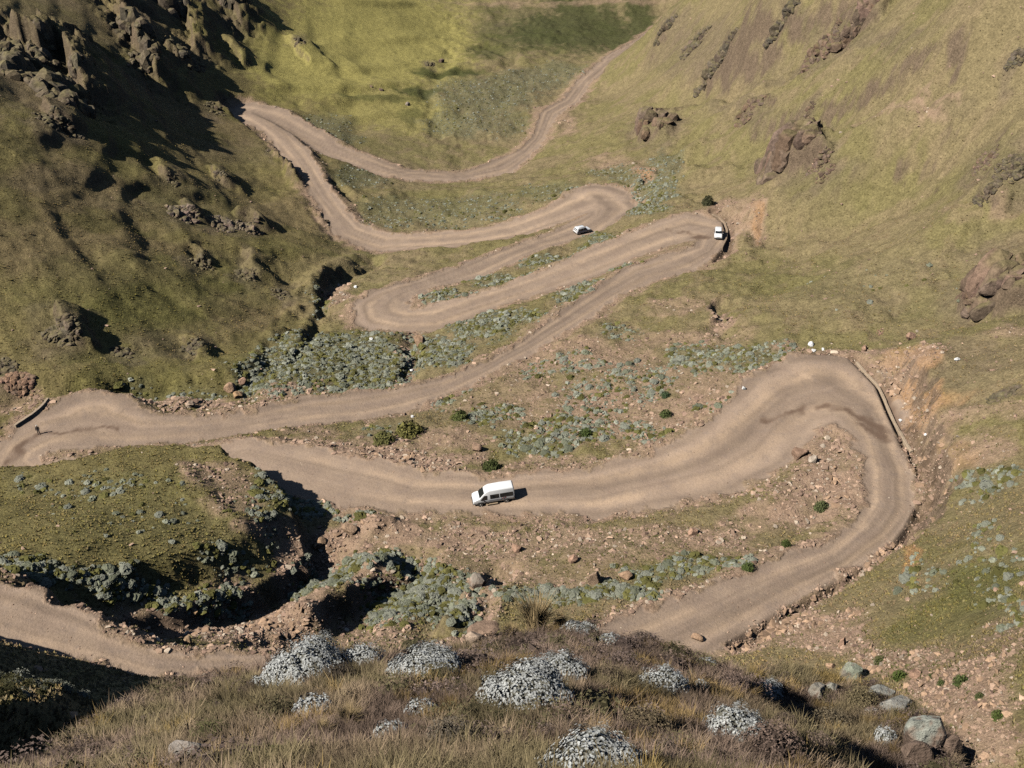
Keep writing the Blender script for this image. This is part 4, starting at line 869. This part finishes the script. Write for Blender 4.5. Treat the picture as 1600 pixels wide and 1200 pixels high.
for k in range(10):
    v, f = STP[k]; BP.append(new_mesh('stone', v, f, STONE, False, None, {'tint': np.tile(C(.34, .225, .145)*(.72+.06*k), (len(v), 1))}))
SREG = [((0,600,420,700),'along the verge of the left road bend'),((420,600,700,740),'on the bank left of the minibus road'),((700,500,1260,760),'on the stony slope between the middle road and the minibus'),((1180,660,1345,860),'in the rubble island inside the right bend'),((1260,500,1480,700),'on the cut bank outside the right bend'),((1150,700,1500,1050),'in the ditch line outside the lowest right road'),((1150,900,1600,1200),'on the bare slope at lower right'),((120,830,640,1060),'in the eroded gully above the lowest left road'),((380,700,700,900),'on the bank under the minibus road at left'),((600,780,1200,1000),'on the stony strip between the two lowest roads'),((1000,250,1260,420),'on the bank behind the upper right bend')]
def sregion(p):
    u, v, _ = project(p); u, v = u[0], v[0]
    for (a, b, c, d), t in SREG:
        if a <= u <= c and b <= v <= d: return t
    return 'scattered on the open slopes away from the bends'
for j, i in enumerate(nr_):
    o = link('stone', BP[j % 10]); o.location = qpos[i]; o.scale = qscl[i]; o.rotation_euler = (rng.uniform(-.4, .4), rng.uniform(-.4, .4), qrot[i])
    rg = sregion(qpos[i]); o['label'] = 'tan angular stone '+rg; o['category'] = 'stone'; o['group'] = 'tan stones '+rg
PALE = (.25, .255, .215); TAN = (.36, .235, .15); PINK = (.38, .24, .165); BRN = (.17, .12, .09)
BLD = [(1441,1176,64,78,BRN,PALE,.75,'big rounded boulder with a pale lichen cap at lower right'),(1428,1200,46,40,BRN,None,.8,'brown block under the pale capped boulder'),(1482,1182,34,44,BRN,None,.7,'dark brown boulder to the right of the pale capped one'),(1330,1066,34,32,(.22,.19,.15),(.25,.265,.20),.8,'greenish pale boulder on the edge of the bare slope'),(1300,1085,26,22,(.30,.22,.16),(.26,.25,.21),.8,'rounded pale boulder left of the greenish one'),(1277,1090,28,22,BRN,(.30,.27,.22),.8,'brownish boulder at the left end of the row on the ledge'),
 (1376,1090,40,16,(.2,.165,.135),(.27,.265,.23),.8,'flat pale slab right of the greenish boulder'),(1400,1112,50,16,(.2,.16,.13),(.25,.24,.21),.8,'long flat slab on the rim of the ledge'),(1365,1120,24,14,BRN,(.36,.33,.29),.8,'small slab between the ledge bushes'),(1432,1058,22,12,PINK,None,.8,'pinkish flat stone beside the bright green bush'),(1315,1010,14,16,PINK,None,.8,'upright pink stone on the bare slope below the lowest road'),(1298,1045,14,10,TAN,None,.8,'tan stone above the ledge'),
 (290,1196,64,30,(.24,.18,.15),(.32,.28,.24),.9,'greyish boulder at the bottom edge on the left'),(325,1199,36,24,(.26,.2,.17),None,.9,'smaller boulder right of the greyish one at the bottom edge'),(755,992,44,7,(.25,.17,.12),None,.9,'reddish rock slab on the crest below the gully'),(740,1002,24,12,(.36,.27,.2),None,.8,'small stone at the left end of the reddish slab'),
 (930,912,22,24,(.33,.23,.155),None,.85,'tall tan boulder in the grey shrubs above the crest'),(895,880,16,12,PINK,None,.85,'pinkish stone under the green patch below the road'),(808,862,18,12,PINK,None,.8,'pink stone in the green patch below the minibus'),(748,916,27,18,(.22,.155,.115),(.25,.21,.17),.9,'grey topped boulder beside the gully edge'),(978,905,20,12,TAN,None,.8,'flat tan stone in the shrubs right of the tall boulder'),(1083,836,18,12,PINK,None,.8,'orange pink stone on the verge above the lowest road'),(1250,715,24,18,(.25,.16,.11),None,.9,'dark reddish boulder in the rubble island'),
 (1272,722,16,12,(.40,.33,.26),None,.8,'pale stone right of the dark reddish boulder'),(655,540,18,18,TAN,None,.9,'tan boulder in the gap under the left zigzag bend'),(303,962,14,12,(.45,.29,.16),None,.9,'bright orange stone in the shaded gully'),(294,1008,14,14,(.45,.31,.19),None,.9,'bright tan stone on the edge of the lowest left road'),(378,600,14,12,PINK,None,.9,'pink boulder above the left verge'),(360,612,20,14,TAN,None,.9,'tan boulder left of the pink one above the verge'),(372,622,18,12,(.42,.27,.15),None,.9,'orange boulder below the pair above the left verge'),(298,636,16,10,(.4,.3,.22),None,.8,'pale stone at the road edge by the left bend'),(500,855,20,14,(.36,.24,.15),None,.9,'orange tan blocks above the dark gully'),(545,832,24,11,(.34,.23,.15),None,.9,'cracked tan blocks by the dark bank under the road'),(470,905,22,26,TAN,None,.9,'upright tan rock at the right end of the long shadow'),(745,705,18,14,(.33,.22,.15),None,.9,'tan boulder on the slope behind the minibus'),(1090,1000,20,8,TAN,None,.8,'tan stone at the crest by the lowest road'),
 (1108,320,12,10,BRN,None,.9,'brown rock above the upper right bend'),(690,98,9,7,BRN,None,.9,'small boulder right of the lone one on the meadow'),(596,142,8,5,BRN,None,.9,'small stone on the meadow bank'),(637,165,8,6,(.3,.25,.2),None,.9,'small pale stone beside the far stream'),(1425,530,16,12,PINK,None,.9,'pink stone on the grass right of the standing stone'),(1350,548,12,10,PINK,None,.9,'pink stone over the ditch of the right bend')]
for j, (u, v, wpx, hpx, col, cap, dr, lab) in enumerate(BLD):
    p = sitespot(u, v); D = p@FW; w = wpx*D/F; cd = math.sqrt(1-(p[2]/np.linalg.norm(p))**2); h = hpx*D/F/max(.62, cd)
    o = link('boulder', boulder(640+j, col, cap)); o.location = p+np.array((0, w*.2*dr, h*.22)); o.scale = (w*.56, w*.5*dr, h*.56); o.rotation_euler = (0, 0, np.random.default_rng(j).uniform(-.6, .6))
    o['label'] = lab; o['category'] = 'boulder'
WHITE = [(1267,540,10,8,'largest white painted stone above the big right bend'),(1271,549,7,5,'small white stone below the largest white one'),(1286,547,6,5,'white stone right of the white pair above the bend'),(1407,658,6,4,'white scrap lying in the ditch behind the low wall'),(1162,608,7,5,'white stone on the slope left of the big right bend'),(1446,680,5,4,'small white stone on the bank right of the ditch'),(580,531,6,6,'white stone in the grey thicket at left of the zigzags'),(643,580,6,5,'white stone at the verge below the tan boulder'),(556,449,6,6,'white stone on the left zigzag verge'),(1495,563,8,6,'pale stone on the grass right of the orange cutting'),(645,652,6,5,'white stone on the verge above the minibus road')]
for j, (u, v, wpx, hpx, lab) in enumerate(WHITE):
    p = sitespot(u, v, 50.); D = p@FW; w = wpx*D/F
    o = link('white_stone', boulder(760+j, (.78, .77, .74), None, 3)); o.location = p+np.array((0, 0, w*.25)); o.scale = (w*.55, w*.5, w*.42); o['label'] = lab; o['category'] = 'stone'; o['group'] = 'white stones'
# ------------------------------------------------------------------ things people made
def simple(name, col, rough=.5, spec=.5, metal=0., noise_=.0, coat=0.):
    s = Nodes(name, rough, spec); s.b.inputs['Metallic'].default_value = metal; s.b.inputs['Coat Weight'].default_value = coat
    if noise_: s.base(s.scale(s.mix(0., col, col), s.ramp(s.noise(2.2, 5, .7, s.obj()), .3, .7, 1-noise_, 1+noise_)))
    else: s.base(s.mix(0., col, col))
    return s.m
WHT = Nodes('white_paint', .32, .5); WHT.b.inputs['Coat Weight'].default_value = .4
sepz = WHT.n('ShaderNodeSeparateXYZ'); WHT.l(WHT.obj(), sepz.inputs[0])
dust = WHT.math('MULTIPLY', WHT.ramp(sepz.outputs[2], 1.0, .25), WHT.ramp(WHT.noise(3, 4, .6, WHT.obj()), .25, .7))
WHT.base(WHT.mix(dust, (.80, .80, .79), (.52, .40, .29))); WHITEP = WHT.m
GLASS = simple('tinted_glass', (.012, .016, .018), .08, .6); RUB = simple('tyre_rubber', (.03, .028, .026), .8, .3, noise_=.3); RIM = simple('steel_rim', (.55, .54, .52), .35, .5, .6)
BLK = simple('black_plastic', (.03, .03, .03), .6, .4, noise_=.2); LAMP = simple('lamp_glass', (.75, .76, .76), .1, .7); RED = simple('tail_lamp', (.35, .02, .02), .2, .6); TANM = simple('dusty_step', (.34, .25, .16), .7, .3, noise_=.2); CHR = simple('grille', (.12, .12, .12), .3, .6, .5); REDD = simple('logo_red', (.40, .08, .05), .5); BLUD = simple('logo_dark', (.10, .11, .16), .5)
def loft(secs, mat, name, parent, smooth=True):
    """secs: list of rings (x, [(y, z)...]) joined and capped"""
    n = len(secs[0][1]); V = np.array([(x, y, z) for x, ring in secs for y, z in ring]); b = bmesh.new()
    vs = [b.verts.new(q) for q in V]
    for i in range(len(secs)-1):
        for k in range(n): b.faces.new((vs[i*n+k], vs[i*n+(k+1) % n], vs[(i+1)*n+(k+1) % n], vs[(i+1)*n+k]))
    b.faces.new(vs[:n]); b.faces.new(vs[-n:][::-1])
    bmesh.ops.recalc_face_normals(b, faces=b.faces)
    me = bpy.data.meshes.new(name); b.to_mesh(me); b.free(); me.materials.append(mat)
    for p in me.polygons: p.use_smooth = smooth
    o = link(name, me, parent)
    if smooth:
        m = o.modifiers.new('bevel', 'BEVEL'); m.width = .025; m.segments = 2; m.limit_method = 'ANGLE'; m.angle_limit = R(28)
    return o
def ring(hw, zb, zt, zs, hwt, rt=.12):
    """body section: sill zb, shoulder zs (full width), roof zt (width hwt)"""
    L = [(hw*.94, zb), (hw, zb+.15), (hw, zs), (hwt+rt*.25, zt-rt), (hwt-rt*.5, zt-.02), (hwt*.4, zt)]
    return L+[(-y, z) for y, z in L[::-1]]
def panel(quad, mat, name, parent, t=.012):
    """thin pane standing proud on four or more outline points, wound outward"""
    q = [Vector(p) for p in quad]; n = (q[1]-q[0]).cross(q[2]-q[0]).normalized(); b = bmesh.new()
    lo = [b.verts.new(p-n*t) for p in q]; hi = [b.verts.new(p+n*t) for p in q]; k = len(q)
    b.faces.new(hi); b.faces.new(lo[::-1])
    for i in range(k): b.faces.new((lo[i], lo[(i+1) % k], hi[(i+1) % k], hi[i]))
    bmesh.ops.recalc_face_normals(b, faces=b.faces); me = bpy.data.meshes.new(name); b.to_mesh(me); b.free(); me.materials.append(mat); return link(name, me, parent)
def lathe(prof, mat, name, parent, loc, seg=24):
    b = bmesh.new(); rings = []
    for r_, y in prof: rings.append([b.verts.new((r_*math.cos(6.28318*i/seg), y, r_*math.sin(6.28318*i/seg))) for i in range(seg)])
    for a, c in zip(rings, rings[1:]):
        for i in range(seg): b.faces.new((a[i], a[(i+1) % seg], c[(i+1) % seg], c[i]))
    b.faces.new(rings[0]); b.faces.new(rings[-1][::-1]); bmesh.ops.recalc_face_normals(b, faces=b.faces)
    me = bpy.data.meshes.new(name); b.to_mesh(me); b.free(); me.materials.append(mat)
    for p in me.polygons: p.use_smooth = True
    o = link(name, me, parent); o.location = loc; m = o.modifiers.new('edge', 'EDGE_SPLIT'); m.split_angle = R(35); return o
def wheel(root, x, s, hw, r=.35, w=.22):
    loc = (x, s*(hw-w*.5-.02), r)
    t = lathe([(r*.62, -w/2), (r*.92, -w/2), (r, -w*.36), (r, w*.36), (r*.92, w/2), (r*.62, w/2)], RUB, 'wheel', root, loc)
    y = s*(w/2)
    lathe([(r*.64, y*.7), (r*.64, y*1.04), (r*.56, y*1.05), (r*.50, y*.75), (r*.22, y*.85), (r*.18, y*1.1), (.02, y*1.12)], RIM, 'rim', t, (0, 0, 0)); return t
def boxpart(name, mat, parent, c, s, bev=.03):
    b = bmesh.new(); bmesh.ops.create_cube(b, size=1); bmesh.ops.scale(b, vec=s, verts=b.verts); bmesh.ops.bevel(b, geom=b.edges, offset=min(bev, min(s)*.3), segments=2, affect='EDGES')
    me = bpy.data.meshes.new(name); b.to_mesh(me); b.free(); me.materials.append(mat); o = link(name, me, parent); o.location = c; return o
def root_at(name, p, heading, label, cat):
    o = bpy.data.objects.new(name, None); COL.objects.link(o); o.empty_display_size = .2
    hx, hy = math.cos(heading), math.sin(heading)
    zf = float(gz([p[0]+hx*1.7], [p[1]+hy*1.7])[0]); zb_ = float(gz([p[0]-hx*1.7], [p[1]-hy*1.7])[0]); zl = float(gz([p[0]-hy*.8], [p[1]+hx*.8])[0]); zr_ = float(gz([p[0]+hy*.8], [p[1]-hx*.8])[0])
    X_ = Vector((hx*3.4, hy*3.4, zf-zb_)).normalized(); Y_ = Vector((-hy*1.6, hx*1.6, zl-zr_)).normalized(); Z_ = X_.cross(Y_).normalized(); Y_ = Z_.cross(X_)
    M = Matrix((X_, Y_, Z_)).transposed().to_4x4(); M.translation = Vector((p[0], p[1], (zf+zb_+zl+zr_)/4-.02)); o.matrix_world = M
    o['label'] = label; o['category'] = cat; return o
def side_pts(xz, yfun, s, out=.004):
    P_ = [(x, s*(yfun(z)+out), z) for x, z in xz]
    return P_ if s < 0 else P_[::-1]
# ---- minibus (nose towards +x)
pv = sitespot(771, 781, 60.)
van = root_at('minibus', pv, math.atan2(-.70, -3.83), 'white high roofed minibus with dark side windows driving on the dirt road', 'minibus')
H_ = .98
VS = [(2.98, .40, .86, .60, .78), (2.90, .42, 1.08, .72, .90), (2.55, .44, 1.26, .95, .94), (2.05, .46, 1.40, 1.12, .90), (1.30, .46, 2.18, 1.20, .74), (.95, .46, 2.46, 1.22, .74), (.55, .46, 2.60, 1.22, .76), (-1.0, .46, 2.64, 1.22, .78), (-2.75, .46, 2.60, 1.22, .78), (-2.93, .48, 2.40, 1.22, .76)]
loft([(x, ring(H_ if x < 2.4 else (.96 if x < 2.8 else .88), zb, zt, zs, hwt, .14 if zt > 2 else .05)) for x, zb, zt, zs, hwt in VS], WHITEP, 'body', van)
yv = lambda z: .98-(z-1.22)*(.98-.80)/(2.5-1.22) if z > 1.22 else .98
for s in (-1, 1):
    panel(side_pts([(1.95, 1.20), (.98, 1.20), (.98, 1.86), (1.38, 1.86)], yv, s, .012), GLASS, 'cab_window', van)
    panel(side_pts([(.55, 1.24), (-.72, 1.24), (-.72, 1.88), (.55, 1.88)], yv, s, .012), GLASS, 'side_window', van)
    panel(side_pts([(-.86, 1.24), (-2.72, 1.24), (-2.72, 1.88), (-.86, 1.88)], yv, s, .012), GLASS, 'side_window', van)
    boxpart('mirror', BLK, van, (1.72, s*1.12, 1.32), (.12, .2, .26)); boxpart('headlight', LAMP, van, (2.86, s*.66, .84), (.2, .3, .2)); boxpart('tail_light', RED, van, (-2.91, s*.82, 1.15), (.06, .12, .45))
    for x in (1.95, -1.75): wheel(van, x, s, H_+.09, .36, .24)
    boxpart('wheel_arch', BLK, van, (-1.75, s*.965, .76), (.86, .06, .08)); boxpart('wheel_arch', BLK, van, (1.95, s*.965, .76), (.86, .06, .08))
b_ = boxpart('side_step', TANM, van, (.35, -1.03, .30), (1.7, .2, .07)); boxpart('side_step', TANM, van, (.35, 1.03, .30), (1.7, .2, .07))
panel([(2.02, -.80, 1.44), (2.02, .80, 1.44), (1.33, .68, 2.17), (1.33, -.68, 2.17)], GLASS, 'windscreen', van, .02)
panel([(-2.945, .74, 1.35), (-2.945, -.74, 1.35), (-2.935, -.70, 2.1), (-2.935, .70, 2.1)], GLASS, 'rear_window', van, .012)
boxpart('bumper', BLK, van, (2.93, 0, .46), (.24, 1.74, .26), .08); boxpart('bumper', BLK, van, (-2.95, 0, .44), (.18, 1.84, .22), .06); boxpart('grille', CHR, van, (2.955, 0, .80), (.06, .9, .16))
for k, (x0, z0, w_, h_, m_) in enumerate(((-.95, .84, .2, .14, BLUD), (-1.16, .94, .2, .14, REDD), (-1.36, .88, .16, .18, BLUD), (-1.52, 1.0, .2, .12, REDD), (-.78, .80, .3, .06, BLUD))):
    panel([(x0, .990, z0), (x0-w_, .990, z0+.03), (x0-w_*.8, .990, z0+h_*1.5), (x0-w_*.2, .990, z0+h_*.8)], m_, 'logo_mark', van, .006)
panel([(.8, .988, .90), (-.78, .988, .90), (-.78, .988, .94), (.8, .988, .94)], BLUD, 'body_stripe', van, .005)
# ---- estate cars / off-roaders
def car(name, p, heading, label, cat, L, W, H, rear_long, spare):
    r0 = root_at(name, p, heading, label, cat); hw = W/2; f = L/2; zs = .98; rf = H-.02
    bon = f-1.25
    S = [(f, .42, .80, .62, hw*.72), (f-.08, .34, .92, .74, hw*.84), (f-.5, .32, 1.02, .86, hw*.86), (bon, .32, 1.08, .95, hw*.84), (bon-.55, .32, rf-.06, zs, hw*.70), (bon-.8, .32, rf+.02, zs, hw*.74), (-f+.75, .32, rf+.03, zs, hw*.76), (-f+.28 if rear_long else -f+.5, .32, rf-.04, zs, hw*.74), (-f+.03, .36, 1.25 if not rear_long else rf-.45, zs, hw*.76), (-f, .42, 1.0, .9, hw*.78)]
    loft([(x, ring(hw if x < f-.3 else hw*.92, zb, zt, z_, t_, .10 if zt > 1.3 else .04)) for x, zb, zt, z_, t_ in S], WHITEP, 'body', r0)
    yf = lambda z: hw-(z-zs)*(hw-hw*.78)/(rf-.1-zs) if z > zs else hw
    zt = rf-.2
    for s in (-1, 1):
        panel(side_pts([(bon-.15, 1.04), (bon-1.15, 1.04), (bon-1.15, zt), (bon-.58, zt)], yf, s, .014), GLASS, 'side_window', r0)
        panel(side_pts([(bon-1.25, 1.04), (bon-2.05, 1.04), (bon-2.05, zt), (bon-1.25, zt)], yf, s, .014), GLASS, 'side_window', r0)
        panel(side_pts([(bon-2.15, 1.04), (-f+.42, 1.04), (-f+.55, zt), (bon-2.15, zt)], yf, s, .014), GLASS, 'side_window', r0)
        for x in (f-.85, -f+.9): wheel(r0, x, s, hw+.02, .37 if spare else .31, .23)
        boxpart('headlight', LAMP, r0, (f-.07, s*hw*.66, .74), (.12, .32, .16)); boxpart('tail_light', RED, r0, (-f+.02, s*hw*.78, .92), (.08, .16, .3)); boxpart('mirror', BLK if spare else WHITEP, r0, (bon-.3, s*(hw+.10), 1.08), (.1, .18, .15))
    panel([(bon-.03, -hw*.80, 1.12), (bon-.03, hw*.80, 1.12), (bon-.54, hw*.68, rf-.10), (bon-.54, -hw*.68, rf-.10)], GLASS, 'windscreen', r0, .02)
    zr = rf-.42 if rear_long else 1.22
    panel([(-f+.0, hw*.68, 1.08), (-f+.0, -hw*.68, 1.08), (-f+.16, -hw*.66, rf-.2), (-f+.16, hw*.66, rf-.2)], GLASS, 'rear_window', r0, .03)
    boxpart('bumper', BLK, r0, (f-.02, 0, .47), (.18, W*.9, .2), .06); boxpart('bumper', BLK, r0, (-f+.02, 0, .47), (.18, W*.92, .2), .06); boxpart('grille', CHR, r0, (f-.02, 0, .72), (.07, .7, .13))
    if spare:
        for s in (-1, 1): boxpart('roof_rail', BLK, r0, (-.5, s*hw*.62, rf+.06), (2.2, .05, .06), .015)
    return r0
ps_ = sitespot(909, 363, 100.)
car('off_roader', ps_, R(33), 'white estate off roader seen from behind, climbing below the upper hairpin', 'car', 4.5, 1.85, 1.80, True, True)
pe = sitespot(1122, 369, 100.)
car('estate_car', pe, R(-99), 'white car facing the camera beside the low wall of the right hairpin', 'car', 4.3, 1.8, 1.62, True, False)
# ---- low walls along the bends
conc = simple('weathered_concrete', (.37, .285, .20), .9, .2, noise_=.25); stonew = simple('dry_stone', (.30, .22, .15), .95, .2, noise_=.3)
def low_wall(px, width, height, mat, label):
    q = cast_on(gz, px, d0=40, n=1600); c = q[:, :2]; L = np.r_[0, np.cumsum(np.linalg.norm(np.diff(c, axis=0), axis=1))]; n = max(8, int(L[-1]/.6)); s = np.linspace(0, L[-1], n)
    x = np.interp(s, L, c[:, 0]); y = np.interp(s, L, c[:, 1]); tx_, ty_ = np.gradient(x), np.gradient(y); l = np.hypot(tx_, ty_); nx, ny = -ty_/l, tx_/l
    z = gz(x, y); k = np.ones(5)/5; z = np.convolve(np.pad(z, 2, 'edge'), k, 'valid')
    b = bmesh.new(); R_ = []
    for i in range(n):
        j = vnoise(np.array([s[i]*1.3]), np.array([3.]), 9)[0]*.16-.08; w = width/2*(1+j); h = height*(1+j*1.5)
        R_.append([b.verts.new((x[i]+nx[i]*o_, y[i]+ny[i]*o_, z[i]+h_)) for o_, h_ in ((-w*1.05, -.9), (-w, h*.82), (-w*.75, h), (w*.75, h), (w, h*.82), (w*1.05, -.9))])
    for a, c2 in zip(R_, R_[1:]):
        for i in range(6): b.faces.new((a[i], a[(i+1) % 6], c2[(i+1) % 6], c2[i]))
    b.faces.new(R_[0]); b.faces.new(R_[-1][::-1]); bmesh.ops.recalc_face_normals(b, faces=b.faces); me = bpy.data.meshes.new('low_wall'); b.to_mesh(me); b.free(); me.materials.append(mat)
    o = link('low_wall', me); o['label'] = label; o['category'] = 'wall'
low_wall([(1338,568),(1352,585),(1370,603),(1382,628),(1391,650),(1401,670),(1412,690),(1424,708)], .42, .42, conc, 'low concrete wall curving between the big right bend and its ditch')
low_wall([(24,668),(38,659),(52,650),(66,638),(76,626)], .5, .55, conc, 'straight low parapet along the edge of the left bend')
low_wall([(1112,336),(1124,342),(1132,350),(1136,362),(1134,376),(1127,390)], .55, .45, stonew, 'curved low kerb wall around the right hairpin beside the white car')
# ---- the person on the left bend
def person(p, label):
    root = bpy.data.objects.new('person', None); COL.objects.link(root); root.location = p; root.rotation_euler = (0, 0, R(200)); root['label'] = label; root['category'] = 'person'
    def skin(name, J, E, rad, mat, sub=1):
        me = bpy.data.meshes.new(name); me.from_pydata(J, E, []); o = link(name, me, root); me.materials.append(mat)
        m = o.modifiers.new('skin', 'SKIN'); m.use_smooth_shade = True
        for i, r in enumerate(rad): me.skin_vertices[0].data[i].radius = (r, r*(.8 if i < 4 else 1))
        me.skin_vertices[0].data[0].use_root = True
        s = o.modifiers.new('sub', 'SUBSURF'); s.levels = s.render_levels = sub; return o
    SK = simple('skin', (.22, .13, .09), .6); TR = simple('dark_trousers', (.03, .032, .04), .9); JK = simple('dark_jacket', (.045, .04, .04), .9); HT = simple('pale_hat', (.55, .53, .48), .9); BO = simple('boots', (.03, .022, .018), .8)
    J = [(0, 0, .95), (0, 0, 1.15), (0, .01, 1.36), (0, .0, 1.47), (0, .01, 1.55), (0, .02, 1.66), (0, .02, 1.73), (.18, 0, 1.38), (.27, -.02, 1.12), (.28, .08, .88), (.29, .11, .80), (-.18, 0, 1.38), (-.26, -.03, 1.12), (-.24, .12, .90), (-.23, .16, .83), (.095, 0, .88), (.12, .03, .50), (.13, -.03, .09), (.14, .12, .04), (-.095, 0, .88), (-.13, .10, .50), (-.14, .10, .09), (-.15, .25, .04)]
    E = [(0,1),(1,2),(2,3),(3,4),(4,5),(5,6),(2,7),(7,8),(8,9),(9,10),(2,11),(11,12),(12,13),(13,14),(0,15),(15,16),(16,17),(17,18),(0,19),(19,20),(20,21),(21,22)]
    skin('body', J, E, [.14,.13,.15,.06,.065,.095,.07,.07,.05,.038,.035,.07,.05,.038,.035,.09,.065,.045,.04,.09,.065,.045,.04], SK, 2)
    skin('jacket', [J[0], J[1], J[2], (0, .0, 1.45), J[7], J[8], J[9], J[11], J[12], J[13]], [(0,1),(1,2),(2,3),(2,4),(4,5),(5,6),(2,7),(7,8),(8,9)], [.175,.165,.18,.09,.095,.075,.06,.095,.075,.06], JK, 2)
    skin('trousers', [J[0], J[15], J[16], (.13, -.02, .14), J[19], J[20], (-.14, .1, .14)], [(0,1),(1,2),(2,3),(0,4),(4,5),(5,6)], [.165,.11,.085,.07,.11,.085,.07], TR, 2)
    lathe([(.01, .0), (.105, .0), (.115, .02), (.10, .10), (.05, .125), (.01, .13)], HT, 'hat', root, (0, .02, 1.69), 16).rotation_euler = (R(90), 0, 0)
    for s, y in ((1, .05), (-1, .18)): boxpart('boot', BO, root, (s*.14, y, .05), (.11, .28, .1), .03)
person(sitespot(61, 678, 60.), 'person in dark clothes and pale hat standing on the gravel of the left bend')
